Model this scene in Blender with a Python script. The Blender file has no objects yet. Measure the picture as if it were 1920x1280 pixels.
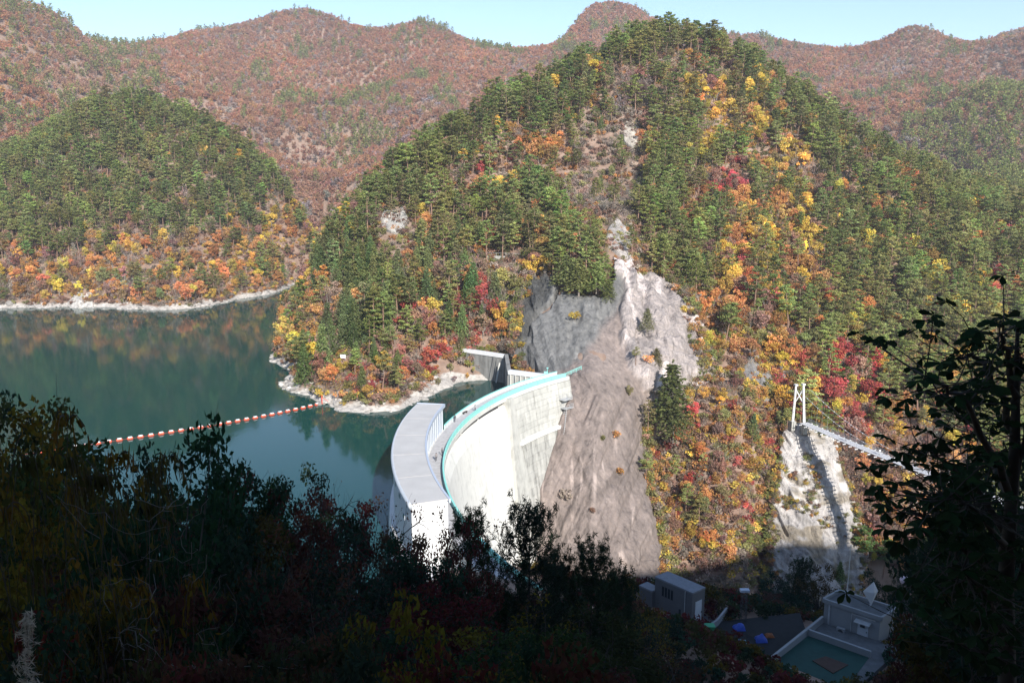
import bpy, bmesh, math, random
import numpy as np
from mathutils import Vector, Matrix, Euler

random.seed(7)
rng = np.random.default_rng(11)
C = bpy.context.scene.collection
SC = bpy.context.scene

# ------------------------------------------------------------------ camera
F, PITCH, H = 1507.0, math.radians(10.9), 62.0      # the lake surface is z = 0, the lens 62 m above it
cam_d = bpy.data.cameras.new('camera')
cam = bpy.data.objects.new('camera', cam_d)
C.objects.link(cam)
cam.location = (0, 0, H)
cam.rotation_euler = (math.pi / 2 - PITCH, 0, 0)
cam_d.sensor_width = 36.0
cam_d.lens = 36.0 * F / 1920.0
cam_d.clip_start = 0.1
cam_d.clip_end = 12000
SC.camera = cam
HAZE = 0.00015

# ------------------------------------------------------------------ sky, sun, exposure
SUN_EL, SUN_AZ = math.radians(31), math.radians(161.5)   # azimuth clockwise from +Y (view direction): behind, to the right
w = bpy.data.worlds.new('World')
SC.world = w
w.use_nodes = True
nt = w.node_tree
sky = nt.nodes.new('ShaderNodeTexSky')
sky.sky_type = 'NISHITA'
sky.sun_disc = False
sky.sun_elevation = SUN_EL
sky.sun_rotation = SUN_AZ
sky.air_density = 1.0
sky.dust_density = 0.1
sky.ozone_density = 2.0
bg = nt.nodes['Background']
bg.inputs['Strength'].default_value = 0.12
nt.links.new(sky.outputs[0], bg.inputs['Color'])
sd = bpy.data.lights.new('sun', 'SUN')
sun = bpy.data.objects.new('sun', sd)
C.objects.link(sun)
sd.energy = 5.0
sd.angle = math.radians(0.5)
sd.color = (1.0, 0.955, 0.88)
tosun = Vector((math.sin(SUN_AZ) * math.cos(SUN_EL), math.cos(SUN_AZ) * math.cos(SUN_EL), math.sin(SUN_EL)))
sun.rotation_euler = tosun.to_track_quat('Z', 'Y').to_euler()
sun.location = (60, -200, 200)
vs = SC.view_settings
vs.view_transform = 'Standard'
vs.look = 'None'
vs.gamma = 1.0
vs.use_curve_mapping = False
vs.exposure = 0.8
SC.render.engine = 'CYCLES'
SC.cycles.use_denoising = True
SC.cycles.max_bounces = 6
SC.cycles.diffuse_bounces = 2
SC.cycles.glossy_bounces = 2
SC.cycles.transmission_bounces = 2
SC.cycles.transparent_max_bounces = 4
SC.cycles.volume_bounces = 0
SC.cycles.caustics_reflective = False
SC.cycles.caustics_refractive = False

# ------------------------------------------------------------------ helpers
cosP, sinP = math.cos(PITCH), math.sin(PITCH)
def ray(px, py):                       # a direction as seen on the 1920 x 1280 photograph
    u = (px - 960) / F; v = (640 - py) / F
    return np.array([u, cosP + v * sinP, -sinP + v * cosP])
def at(px, py, Y):                     # the point in that direction at ground distance Y
    r = ray(px, py); return r * (Y / r[1]) + np.array([0, 0, H])
def atz(px, py, z):                    # the point in that direction on a level
    r = ray(px, py); return r * ((z - H) / r[2]) + np.array([0, 0, H])
def proj(x, y, z):
    z = z - H
    f = y * cosP - z * sinP; up = y * sinP + z * cosP
    f = np.maximum(f, 1e-3)
    return 960 + F * x / f, 640 - F * up / f

def hsh(ix, iy, seed):
    h = (ix.astype(np.int64) * 374761393 + iy.astype(np.int64) * 668265263 + seed * 974634777) & 0x7fffffff
    h = ((h ^ (h >> 13)) * 1274126177) & 0x7fffffff
    return ((h ^ (h >> 16)) & 0xffff) / 65535.0
def vnoise(x, y, seed=0):              # value noise -1..1
    x = np.asarray(x, float); y = np.asarray(y, float)
    ix = np.floor(x); iy = np.floor(y)
    fx = x - ix; fy = y - iy
    fx = fx * fx * fx * (fx * (fx * 6 - 15) + 10); fy = fy * fy * fy * (fy * (fy * 6 - 15) + 10)
    a = hsh(ix, iy, seed); b = hsh(ix + 1, iy, seed); c = hsh(ix, iy + 1, seed); d = hsh(ix + 1, iy + 1, seed)
    return ((a + (b - a) * fx) * (1 - fy) + (c + (d - c) * fx) * fy) * 2 - 1
def fbm(x, y, seed=0, o=4, g=0.5):
    s = 0; a = 1.0; t = 0
    for k in range(o):
        s = s + a * vnoise(x * 2 ** k + 13.7 * k, y * 2 ** k - 7.1 * k, seed + k); t += a; a *= g
    return s / t

class MB:                              # collects pieces, builds ONE mesh
    def __init__(s): s.v = []; s.f = []
    def quad(s, a, b, c, d):
        n = len(s.v); s.v += [tuple(a), tuple(b), tuple(c), tuple(d)]; s.f.append((n, n + 1, n + 2, n + 3)); return s
    def tri(s, a, b, c):
        n = len(s.v); s.v += [tuple(a), tuple(b), tuple(c)]; s.f.append((n, n + 1, n + 2)); return s
    def hexa(s, p):                    # p: 4 bottom corners then 4 top corners, counter-clockwise from above
        n = len(s.v); s.v += [tuple(q) for q in p]
        s.f += [(n + 3, n + 2, n + 1, n), (n + 4, n + 5, n + 6, n + 7)] + [(n + i, n + (i + 1) % 4, n + 4 + (i + 1) % 4, n + 4 + i) for i in range(4)]
        return s
    def box(s, c, size, rz=0.0):
        x, y, z = [q / 2 for q in size]; ca, sa = math.cos(rz), math.sin(rz)
        p = [(c[0] + ca * a - sa * b, c[1] + sa * a + ca * b, c[2] + h) for h in (-z, z) for a, b in ((-x, -y), (x, -y), (x, y), (-x, y))]
        return s.hexa(p)
    def bar(s, a, b, r, n=6, r2=None, cap=True):
        a = Vector(a); b = Vector(b); d = (b - a)
        if d.length < 1e-6: return s
        d.normalize(); u = d.orthogonal().normalized(); w_ = d.cross(u); k = len(s.v); r2 = r if r2 is None else r2
        for c_, rr in ((a, r), (b, r2)):
            for i in range(n):
                t = 2 * math.pi * i / n
                s.v.append(tuple(c_ + u * (math.cos(t) * rr) + w_ * (math.sin(t) * rr)))
        for i in range(n): s.f.append((k + i, k + (i + 1) % n, k + n + (i + 1) % n, k + n + i))
        if cap: s.f.append(tuple(k + n - 1 - i for i in range(n))); s.f.append(tuple(k + n + i for i in range(n)))
        return s
    def tube(s, pts, radii, n=6):
        k = len(s.v); pts = [Vector(p) for p in pts]; m = len(pts); u = None
        if not hasattr(radii, '__len__'): radii = [radii] * m
        for j, p in enumerate(pts):
            d = (pts[min(j + 1, m - 1)] - pts[max(j - 1, 0)]).normalized()
            u = (d.orthogonal() if u is None else (u - d * u.dot(d))).normalized(); w_ = d.cross(u)
            for i in range(n):
                t = 2 * math.pi * i / n
                s.v.append(tuple(p + (u * math.cos(t) + w_ * math.sin(t)) * radii[j]))
        for j in range(m - 1):
            for i in range(n):
                s.f.append((k + j * n + i, k + j * n + (i + 1) % n, k + (j + 1) * n + (i + 1) % n, k + (j + 1) * n + i))
        s.f.append(tuple(k + n - 1 - i for i in range(n))); s.f.append(tuple(k + (m - 1) * n + i for i in range(n)))
        return s
    def lathe(s, c, prof, n=12):       # prof: (r, z) from bottom to top
        k = len(s.v)
        for r, z in prof:
            for i in range(n):
                t = 2 * math.pi * i / n; s.v.append((c[0] + r * math.cos(t), c[1] + r * math.sin(t), c[2] + z))
        for j in range(len(prof) - 1):
            for i in range(n): s.f.append((k + j * n + i, k + j * n + (i + 1) % n, k + (j + 1) * n + (i + 1) % n, k + (j + 1) * n + i))
        s.f.append(tuple(k + n - 1 - i for i in range(n))); s.f.append(tuple(k + (len(prof) - 1) * n + i for i in range(n)))
        return s
    def mesh(s, name, mat=None, smooth=False):
        me = bpy.data.meshes.new(name); me.from_pydata(s.v, [], s.f)
        if mat: me.materials.append(mat)
        if smooth: me.polygons.foreach_set('use_smooth', [True] * len(me.polygons))
        return me
    def build(s, name, mat, parent=None, smooth=False, local=False):
        return obj(name, s.mesh(name, mat, smooth), parent, local)

def obj(name, me, parent=None, local=False):     # parts are built in world coordinates unless local
    o = bpy.data.objects.new(name, me); C.objects.link(o)
    if parent is not None:
        o.parent = parent
        if not local and parent.type == 'EMPTY': o.matrix_parent_inverse = Matrix.Translation(-Vector(parent.location))
    return o
def tag(o, label=None, cat=None, group=None, kind=None):
    if label: o['label'] = label
    if cat: o['category'] = cat
    if group: o['group'] = group
    if kind: o['kind'] = kind
    return o
def thing(name, label, cat, loc, group=None):   # an Empty at the thing's base; parts in world coordinates
    e = bpy.data.objects.new(name, None); C.objects.link(e); e.location = loc; e.empty_display_size = 0.3
    return tag(e, label, cat, group)

# ------------------------------------------------------------------ materials
class N:
    def __init__(s, name):
        s.m = bpy.data.materials.new(name); s.m.use_nodes = True; s.t = s.m.node_tree
        s.b = s.t.nodes['Principled BSDF']; s.out = s.t.nodes['Material Output']
        s.b.inputs['Roughness'].default_value = 0.85
        s.b.inputs['Specular IOR Level'].default_value = 0.25
    def n(s, typ, **kw):
        x = s.t.nodes.new(typ)
        for k, v in kw.items():
            if k.startswith('i_'):
                key = k[2:]; key = int(key) if key.isdigit() else key.replace('_', ' ')
                x.inputs[key].default_value = v
            else: setattr(x, k, v)
        return x
    def l(s, a, b): s.t.links.new(a, b); return s
    def ramp(s, fac, stops, interp='LINEAR'):
        r = s.t.nodes.new('ShaderNodeValToRGB'); r.color_ramp.interpolation = interp
        el = r.color_ramp.elements
        while len(el) < len(stops): el.new(0.5)
        for e, (p, c) in zip(el, stops): e.position = p; e.color = (*c, 1) if len(c) == 3 else c
        s.l(fac, r.inputs[0]); return r.outputs[0]
    def pos(s, scale=(1, 1, 1)):
        g = s.n('ShaderNodeNewGeometry'); mp = s.n('ShaderNodeMapping'); mp.inputs['Scale'].default_value = scale
        s.l(g.outputs['Position'], mp.inputs['Vector']); return mp.outputs[0]
    def noise(s, vec, scale, detail=4, rough=0.55, dist=0.0):
        x = s.n('ShaderNodeTexNoise'); x.inputs['Scale'].default_value = scale; x.inputs['Detail'].default_value = detail
        x.inputs['Roughness'].default_value = rough; x.inputs['Distortion'].default_value = dist
        if vec is not None: s.l(vec, x.inputs['Vector'])
        return x.outputs['Fac']
    def mix(s, fac, a, b, mode='MIX'):
        x = s.n('ShaderNodeMix'); x.data_type = 'RGBA'; x.blend_type = mode
        for i, q in ((0, fac), (6, a), (7, b)):
            if isinstance(q, (int, float)): x.inputs[i].default_value = q
            elif isinstance(q, tuple): x.inputs[i].default_value = (*q, 1)
            else: s.l(q, x.inputs[i])
        return x.outputs[2]
    def math(s, op, a, b=0.0, clamp=False):
        x = s.n('ShaderNodeMath'); x.operation = op; x.use_clamp = clamp
        for i, q in ((0, a), (1, b)):
            if isinstance(q, (int, float)): x.inputs[i].default_value = q
            else: s.l(q, x.inputs[i])
        return x.outputs[0]
    def col(s, c):
        if isinstance(c, tuple): s.b.inputs['Base Color'].default_value = (*c, 1)
        else: s.l(c, s.b.inputs['Base Color'])
        return s
    def bump(s, h, strength=0.5, dist=0.2):
        x = s.n('ShaderNodeBump'); x.inputs['Strength'].default_value = strength; x.inputs['Distance'].default_value = dist
        s.l(h, x.inputs['Height']); s.l(x.outputs[0], s.b.inputs['Normal']); return s

def plain(name, c, rough=0.7, var=0.12, scale=2.0, metallic=0.0, spec=0.3):
    m = N(name); v = m.noise(m.pos(), scale, 4)
    lo = tuple(q * (1 - var) for q in c); hi = tuple(min(1, q * (1 + var)) for q in c)
    m.col(m.ramp(v, [(0.3, lo), (0.7, hi)])); m.b.inputs['Roughness'].default_value = rough
    m.b.inputs['Metallic'].default_value = metallic; m.b.inputs['Specular IOR Level'].default_value = spec
    return m.m

# ------------------------------------------------------------------ the land: a height for every (x, y)
# bare rock: rows of (direction, ground distance), top to bottom
def face_R(z): return 97.2 - 0.17 * (9 - z)          # the dam's downstream face leans into the valley as it goes down
RX, RY = 84.0, 153.0                  # centre of the dam's arc
def DH(px, py):                       # where a sight line meets the dam's downstream face
    for Y in np.arange(175, 250, 0.25):
        x, y, z = at(px, py, Y)
        if math.hypot(x - RX, y - RY) > face_R(z) - 0.9 and y > RY: return (px, Y)
    return (px, 230)
ROCK = {                              # row: (direction x, ground distance[, direction y])
 'rock_face': [
  (500, [(984,298,500),(1026,296,496),(1058,281,540),(1142,275,553),(1158,289,474),(1198,297,486),(1240,299,512)]),
  (522, [(970,290,522),(1022,286,520),(1060,277,549),(1142,271,561),(1157,281,510),(1216,288,520),(1268,292,545)]),
  (560, [(958,278),(1012,274),(1062,271),(1130,268),(1160,269),(1236,276),(1306,283)]),
  (600, [(951,270),(1003,264),(1056,259),(1120,258),(1166,259),(1246,266),(1318,276)]),
  (650, [(947,262),(1000,253),(1052,247),(1112,246),(1170,249),(1250,255),(1324,268)]),
  (700, [(955,255),(1012,242),(1052,236),(1106,231),(1180,238),(1262,248),(1356,261)]),
  (745, [(1022,247),DH(1070,745),(1090,226),(1130,224),(1186,231),(1226,239),(1290,252)]),
  (800, [(1000,239),DH(1047,800),(1080,217),(1125,216),(1170,221),(1196,228),(1224,238)]),
  (860, [(985,229),DH(1031,860),(1068,210),(1115,207),(1160,213),(1196,221),(1227,231)]),
  (920, [(970,221),DH(1013,920),(1060,203),(1110,199),(1160,206),(1204,213),(1230,222)]),
  (980, [(965,215),DH(1010,980),(1055,197),(1108,193),(1165,199),(1220,207),(1243,216)]),
  (1040,[(965,209),DH(1009,1040),(1054,192),(1108,188),(1168,194),(1230,201),(1257,210)]),
  (1110,[(968,200),(1005,191),(1054,187),(1108,183),(1170,189),(1232,195),(1262,204)]),
  (1190,[(975,192),(1005,185),(1054,181),(1108,177),(1170,183),(1232,188),(1268,197)]),
 ],
 'cliff': [
  (788, [(1482,253),(1500,250),(1516,250),(1532,252)]),
  (830, [(1462,247),(1492,245),(1528,245),(1565,249)]),
  (880, [(1452,239),(1495,238),(1542,238),(1590,243)]),
  (930, [(1446,233),(1500,231),(1552,232),(1604,237)]),
  (985, [(1436,227),(1500,225),(1562,226),(1618,231)]),
  (1040,[(1426,220),(1500,219),(1562,220),(1624,225)]),
  (1100,[(1418,213),(1500,213),(1562,214),(1622,219)]),
  (1170,[(1415,206),(1500,206),(1562,207),(1622,212)]),
 ],
 'spire': [
  (392, [(1158,322),(1170,318),(1182,322)]), (420, [(1140,314),(1164,309),(1192,314)]), (450, [(1134,307),(1164,301),(1204,306)]), (486, [(1138,298),(1166,293),(1210,299)])],
 'outcrop': [
  (655, [(1412,276),(1445,272),(1472,274)]), (680, [(1396,270),(1438,264),(1478,268)]), (705, [(1388,265),(1440,258),(1482,262)]), (735, [(1392,258),(1445,254),(1486,256)])],
 'white_outcrop': [
  (412, [(722,345),(742,343),(756,345)]), (432, [(712,339),(740,335),(766,339)]), (456, [(716,332),(742,329),(764,333)])],
 'shore_scar': [
  (530, [(140,430),(158,428),(170,431)]), (552, [(126,421),(150,418),(174,421)]), (572, [(118,413),(148,411),(178,413)])],
 'ridge_outcrop': [
  (204, [(1176,404),(1186,402),(1198,404)]), (220, [(1168,398),(1184,394),(1200,398)]), (240, [(1170,392),(1186,388),(1202,392)])],
 }
RP = [(q[0], q[2] if len(q) > 2 else py, q[1] + 4.0) for nm, rows in ROCK.items() for py, r in rows for q in r if nm in ('rock_face', 'cliff')]
# ground points read as (direction in the photograph, ground distance); W: world points
PP = [
 # left headland
 (-420,590,410),(-150,572,418),(0,560,420),(150,548,430),(260,555,425),(330,560,418),(430,535,455),(500,535,475),(545,530,505),
 (0,500,440),(100,470,455),(200,450,462),(300,450,465),(400,460,470),(480,470,485),(540,480,510),
 (-150,420,470),(-20,430,475),(90,360,490),(160,270,505),(235,222,525),(330,245,525),(440,300,520),(510,360,520),(548,412,525),
 (200,350,495),(330,350,495),(430,390,495),
 (-300,250,560),(-150,330,560),(0,330,600),(60,300,640),(120,240,640),(-300,100,760),(-150,100,760),(0,140,780),(60,190,780),(130,230,800),
 (-300,-150,900),(-100,-60,900),(0,0,900),(50,40,920),(100,78,950),(160,105,980),(230,120,1040),
 # valley behind the headland and far mountains
 (240,300,640),(350,310,640),(460,360,640),(530,420,620),(560,470,600),(590,490,570),
 (300,150,1150),(400,200,1000),(500,260,880),(560,330,760),(620,380,680),(600,200,1080),(700,150,1200),(650,300,820),(700,260,900),(760,220,1000),(850,150,1200),(950,130,1250),(800,260,850),
 (290,92,1350),(380,66,1400),(460,60,1400),(520,40,1420),(570,30,1420),(625,46,1420),(650,56,1420),(720,56,1400),(760,48,1400),(800,46,1400),(840,60,1400),(880,82,1400),(940,90,1380),(1000,90,1380),(1040,90,1420),
 (1075,56,1500),(1110,28,1520),(1150,16,1520),(1190,28,1520),(1230,52,1500),(1300,75,1450),(1380,78,1400),(1420,80,1400),(1470,95,1400),(1510,110,1420),(1540,128,1450),(1580,114,1400),(1630,104,1350),
 (1660,86,1320),(1695,63,1300),(1730,60,1300),(1765,80,1300),(1800,92,1300),(1830,92,1280),(1870,68,1250),(1920,54,1230),(2050,20,1200),(2250,0,1200),
 (1540,240,1000),(1640,240,950),(1700,180,1100),(1640,160,1200),(1780,200,1050),(1850,130,1150),(1600,190,1100),
 (1960,190,760),(1900,205,760),(1850,225,760),(1800,270,740),(1760,320,720),(1720,370,680),(2100,150,760),(1880,290,680),(1850,350,620),(1960,320,640),(1900,420,520),
 # peninsula and the middle hill
 (600,735,233),(640,735,229),(690,735,229),(750,725,236),(820,715,246),(870,708,256),
 (560,700,255),(552,650,285),(590,600,305),(600,560,318),(600,690,262),(640,640,270),(690,690,245),(690,600,275),(760,620,265),(760,690,247),(820,650,262),(860,600,275),(840,560,288),
 (605,500,332),(640,430,345),(690,400,350),(740,350,368),(830,292,392),(900,240,408),(1000,190,420),(1100,138,430),(1200,102,436),(1250,95,436),(1330,116,434),(1400,155,430),(1480,215,425),(1560,275,418),(1650,350,405),(1750,420,388),(1850,485,368),(1950,540,350),(2100,600,330),(2300,650,320),
 (640,540,310),(700,500,315),(760,460,325),(840,450,330),(920,400,342),(880,520,300),(940,500,306),(1000,360,362),(1100,300,382),(1100,400,338),(1160,250,398),(1150,390,330),(1250,300,384),(1250,400,345),
 (900,600,272),(935,650,262),
 (1400,300,396),(1400,450,342),(1400,550,305),(1400,640,278),(1500,350,392),(1500,500,334),(1500,620,292),(1500,700,268),(1480,650,280),
 (1600,400,385),(1600,550,328),(1600,680,285),(1620,780,262),(1700,500,352),(1700,650,300),(1700,780,268),(1800,550,340),(1800,700,290),(1800,850,258),(1900,620,322),(1900,750,288),(1900,900,250),(2050,800,290),
 (1370,720,258),(1300,720,255),(1300,800,240),(1400,780,246),(1460,760,252),
 (1300,900,226),(1240,930,220),(1380,900,228),(1430,850,236),(1300,1000,216),(1400,1000,217),(1260,1050,208),(1340,1090,206),(1420,1080,209),
 (1610,840,250),(1650,900,240),(1640,1000,226),(1720,900,244),(1720,1000,228),(1820,980,232),(1600,1080,216),
]
WP = [  # x, y, z
 # lake bed and back shore of the peninsula
 (-300,380,-9),(-250,385,-8),(-200,370,-9),(-170,392,-7),(-150,400,-8),(-120,420,-7),(-90,400,-9),(-100,330,-8),(-108,300,-8),(-88,262,-8),(-72,225,-8),(-50,205,-8),(-25,215,-8),(-15,235,-7),(-5,248,-6),
 (-88,440,-4),(-72,490,-4),(-80,530,-3),(-98,400,-3),(-112,470,-4),(-45,570,2),(-40,500,6),
 (-200,300,-12),(-100,200,-14),(-60,160,-16),(-150,150,-10),(-40,120,-8),(-220,180,-10),(-90,110,-6),(-60,110,-5),
 # gorge floor below the dam
 (15,185,-60),(30,150,-52),(60,192,-66),(95,205,-72),(130,205,-74),(180,205,-74),(260,200,-74),(60,155,-50),(100,165,-58),(150,160,-55),
 # near bank, buildings' terrace and the slope under the camera
 (28,112,-0.4),(20,108,-0.3),(45,105,-0.3),(38,96,-0.3),(28,100,-0.3),(60,98,-0.3),(52,90,-0.3),(70,100,-3),(88,106,-14),(110,110,-24),(25,121,-2),(40,122,-8),(60,118,-12),
 (8,106,5),(-2,104,8),(-6,110,8),(-10,108,7.6),(4,100,9),(-16,106,2),(-24,104,-2),(12,92,10),(26,84,10),(0,80,16),(-20,90,8),(-40,95,0),
 (0,0,56),(0,10,50),(0,30,39),(0,45,32),(0,60,24),(20,0,55),(-20,0,55),(20,10,50),(-20,10,50),(-30,30,42),(-25,60,25),(-60,30,38),(-60,60,16),(-60,90,-1),(-100,30,34),(-100,60,10),(-140,60,4),(-140,20,30),(-100,90,-4),(-200,60,0),
 (16,16,49),(26,30,36),(25,45,24),(24,60,15),(30,72,7),(42,60,15),(46,75,4),(50,30,36),(55,50,22),(60,70,10),(60,84,3),(90,60,16),(90,85,-4),(130,60,10),(130,90,-20),(40,10,52),(-40,8,52),(100,20,45),(-100,5,52),
]
ctrl = np.array([at(*p) for p in PP + RP] + [at(px, py, Y) * np.array([(Y + 130) / Y, (Y + 130) / Y, 1]) - np.array([0, 0, 55]) for px, py, Y in PP if Y > 1225 and py < 130] + [np.array(p, float) for p in WP])
CS = 14.0
def _phi(d2): return np.sqrt(d2 + CS * CS)
def _warp(x, y):                      # far ground is smoother: distances shrink with depth
    return x, y
_n = len(ctrl)
_A = np.zeros((_n + 1, _n + 1))
_A[:_n, :_n] = _phi((ctrl[:, None, 0] - ctrl[None, :, 0]) ** 2 + (ctrl[:, None, 1] - ctrl[None, :, 1]) ** 2) + np.eye(_n) * -0.4
_A[_n, :_n] = 1; _A[:_n, _n] = 1
_w = np.linalg.solve(_A, np.append(ctrl[:, 2], 0))
def base_height(x, y):
    x = np.atleast_1d(np.asarray(x, float)).ravel(); y = np.atleast_1d(np.asarray(y, float)).ravel()
    out = np.empty_like(x)
    for i in range(0, len(x), 20000):
        xs, ys = x[i:i + 20000, None], y[i:i + 20000, None]
        out[i:i + 20000] = _phi((xs - ctrl[None, :, 0]) ** 2 + (ys - ctrl[None, :, 1]) ** 2) @ _w[:_n] + _w[_n]
    return out
def smooth(a, b, t): t = np.clip((t - a) / (b - a), 0, 1); return t * t * (3 - 2 * t)
def height(x, y):
    sh = np.shape(x); x = np.ravel(np.asarray(x, float)); y = np.ravel(np.asarray(y, float))
    z = base_height(x, y)
    far = smooth(520, 900, y)
    rid = 1 - np.abs(fbm(x / 170, y / 210, 5, 4)) * 2
    rl = 1 - smooth(1080, 1220, y); z = z + far * (rid * 40 - 21) * smooth(520, 900, y) * (.25 + .75 * rl)
    mid = smooth(185, 240, y) * (1 - 0.5 * far)
    z = z + mid * (fbm(x / 34, y / 34, 21, 4) * 2.6 * smooth(2, 14, np.abs(z)) + fbm(x / 9, y / 9, 31, 3) * 0.55)
    near = (1 - smooth(150, 200, y)) * (1 - np.exp(-(((x - 35) / 26) ** 2 + ((y - 102) / 13) ** 2) ** 2))
    sh_ = (1 - smooth(2.5, 6, np.abs(z - .8))) * (x < 14) * (y > 190); z = z + sh_ * (fbm(x / 6, y / 6, 87, 4) * 1.5 + fbm(x / 2.2, y / 2.2, 88, 2) * .5)
    z = z + near * fbm(x / 11, y / 11, 41, 3) * 0.9
    return z.reshape(sh) if sh else float(z[0])

def grid_mesh(name, X, Y, Z, mat):
    r, c = X.shape
    v = np.stack([X, Y, Z], -1).reshape(-1, 3)
    i = np.arange(r * c).reshape(r, c)
    f = np.stack([i[:-1, :-1], i[:-1, 1:], i[1:, 1:], i[1:, :-1]], -1).reshape(-1, 4)
    me = bpy.data.meshes.new(name)
    me.vertices.add(len(v)); me.vertices.foreach_set('co', v.ravel())
    me.loops.add(f.size); me.loops.foreach_set('vertex_index', f.ravel().astype(np.int32))
    me.polygons.add(len(f)); me.polygons.foreach_set('loop_start', np.arange(0, f.size, 4, dtype=np.int32))
    me.polygons.foreach_set('use_smooth', np.ones(len(f), bool))
    me.update(calc_edges=True); me.validate()
    me.materials.append(mat)
    return me

# ground material: leaf litter, with pale bare rock along the drawn-down shore
g = N('forest_floor')
gp = g.pos(); gn = g.noise(gp, 0.35, 5); gn2 = g.noise(gp, 0.04, 4)
litter = g.ramp(gn, [(0.3, (0.13, 0.1, 0.075)), (0.5, (0.22, 0.165, 0.125)), (0.7, (0.31, 0.25, 0.2))])
litter = g.mix(g.math('MULTIPLY', gn2, 0.8), litter, (0.27, 0.16, 0.12))
shore = g.ramp(g.noise(g.pos((1, 1, 2.2)), 0.8, 6, 0.65), [(0.3, (0.2, 0.18, 0.16)), (0.5, (0.4, 0.37, 0.34)), (0.72, (0.54, 0.5, 0.46))])
sx = g.n('ShaderNodeSeparateXYZ'); g.l(gp, sx.inputs[0])
lev = g.math('ADD', sx.outputs[2], g.math('MULTIPLY', g.noise(gp, 0.12, 4), -7.0))
msk = g.ramp(g.math('ADD', g.math('MULTIPLY', lev, 0.2), 0.5), [(0.1, (1, 1, 1)), (0.24, (0, 0, 0))])
yy = g.math('MULTIPLY', g.math('MULTIPLY', g.math('GREATER_THAN', sx.outputs[1], 190.0), g.math('LESS_THAN', sx.outputs[0], 6.0)), g.math('GREATER_THAN', sx.outputs[2], -6.0))
g.col(g.mix(g.math('MULTIPLY', msk, yy), litter, shore)); g.bump(gn, 0.8, 0.5)
MG = g.m

_yr = np.concatenate([np.linspace(1.5, 60, 40, False), np.linspace(60, 188, 100, False), np.linspace(188, 330, 210, False), np.linspace(330, 560, 130, False), np.linspace(560, 1800, 190)])
_u = np.linspace(-0.95, 0.95, 620)
GX = (_u[None, :] * (_yr[:, None] + 25)); GY = np.repeat(_yr[:, None], len(_u), 1)
GZ = height(GX, GY)
def hfast(x, y):                        # bilinear look-up in the terrain sheet
    x = np.asarray(x, float); y = np.asarray(y, float); fi = np.interp(y, _yr, np.arange(len(_yr))); i = np.clip(fi.astype(int), 0, len(_yr) - 2); fi = fi - i
    def row(k): u = np.clip((x / (_yr[k] + 25) + .95) / 1.9 * (len(_u) - 1), 0, len(_u) - 1.001); j = u.astype(int); u = u - j; return GZ[k, j] * (1 - u) + GZ[k, j + 1] * u
    return row(i) * (1 - fi) + row(i + 1) * fi
terrain = obj('terrain', grid_mesh('terrain', GX, GY, GZ, MG)); tag(terrain, kind='structure')

# the hill behind the viewpoint; it stands between the near bank and the sun
_bx = np.linspace(-420, 420, 140); _by = np.linspace(-420, 1.5, 60)
BX, BY = np.meshgrid(_bx, _by)
crest = np.interp(BX, [-400, -120, -50, 34, 74, 120, 170, 260, 420], [96, 100, 102, 107, 116, 126, 137, 142, 140]) + fbm(BX / 22, BY / 400, 61, 4) * 4.0
h0 = height(np.clip(BX, -60, 60), np.full_like(BX, 1.5)) + 0 * BX
t_ = np.clip((1.5 - BY) / 62.0, 0, 1)
BZ = h0 + (crest - h0) * (t_ ** 1.1) - np.clip(-60.5 - BY, 0, None) * 0.12 + fbm(BX / 14, BY / 14, 71, 3) * 1.2 * smooth(0, 0.2, t_)
hill = obj('hillside', grid_mesh('hillside', BX, BY, BZ, MG)); tag(hill, kind='structure')

# the lake
wm = N('lake_water')
wb = wm.b.inputs
wm.col((0.004, 0.047, 0.043)); wb['Roughness'].default_value = 0.06; wb['Specular IOR Level'].default_value = 0.5; wb['IOR'].default_value = 1.33
wn = wm.noise(wm.pos((1.0, 0.45, 1)), 0.5, 4, 0.6)
wm.bump(wn, 0.10, 0.12)

def arc(phi, R, z=0.0):               # a point on the dam: phi in degrees from the middle of the arc, towards the far bank
    a = math.radians(phi); return (RX - R * math.cos(a), RY + R * math.sin(a), z)
lake = MB()
edge = [arc(p, 99.5) for p in range(-38, 48, 3)]
lake.v = [(-900, 20, 0), (-20, 55, 0)] + [(x, y, 0) for x, y, z in edge] + [(16, 260, 0), (0, 330, 0), (0, 640, 0), (-900, 640, 0)]
lake.f = [tuple(range(len(lake.v)))]
tag(lake.build('lake', wm.m), kind='structure')

# ------------------------------------------------------------------ autumn haze
hm = bpy.data.materials.new('haze'); hm.use_nodes = True
ht = hm.node_tree; ht.nodes.remove(ht.nodes['Principled BSDF']); pv = ht.nodes.new('ShaderNodeVolumePrincipled')
pv.inputs['Color'].default_value = (0.86, 0.9, 1.0, 1); pv.inputs['Density'].default_value = HAZE; pv.inputs['Anisotropy'].default_value = 0.1
ht.links.new(pv.outputs[0], ht.nodes['Material Output'].inputs['Volume'])
zlo = min(float(GZ.min()), float(BZ.min()), -80) - 1.0; zhi = max(float(GZ.max()), float(BZ.max())) + 32
hz = MB().box((0, 675, (zlo + zhi) / 2), (3900, 2500, zhi - zlo)).build('haze', hm); tag(hz, kind='stuff')

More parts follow.
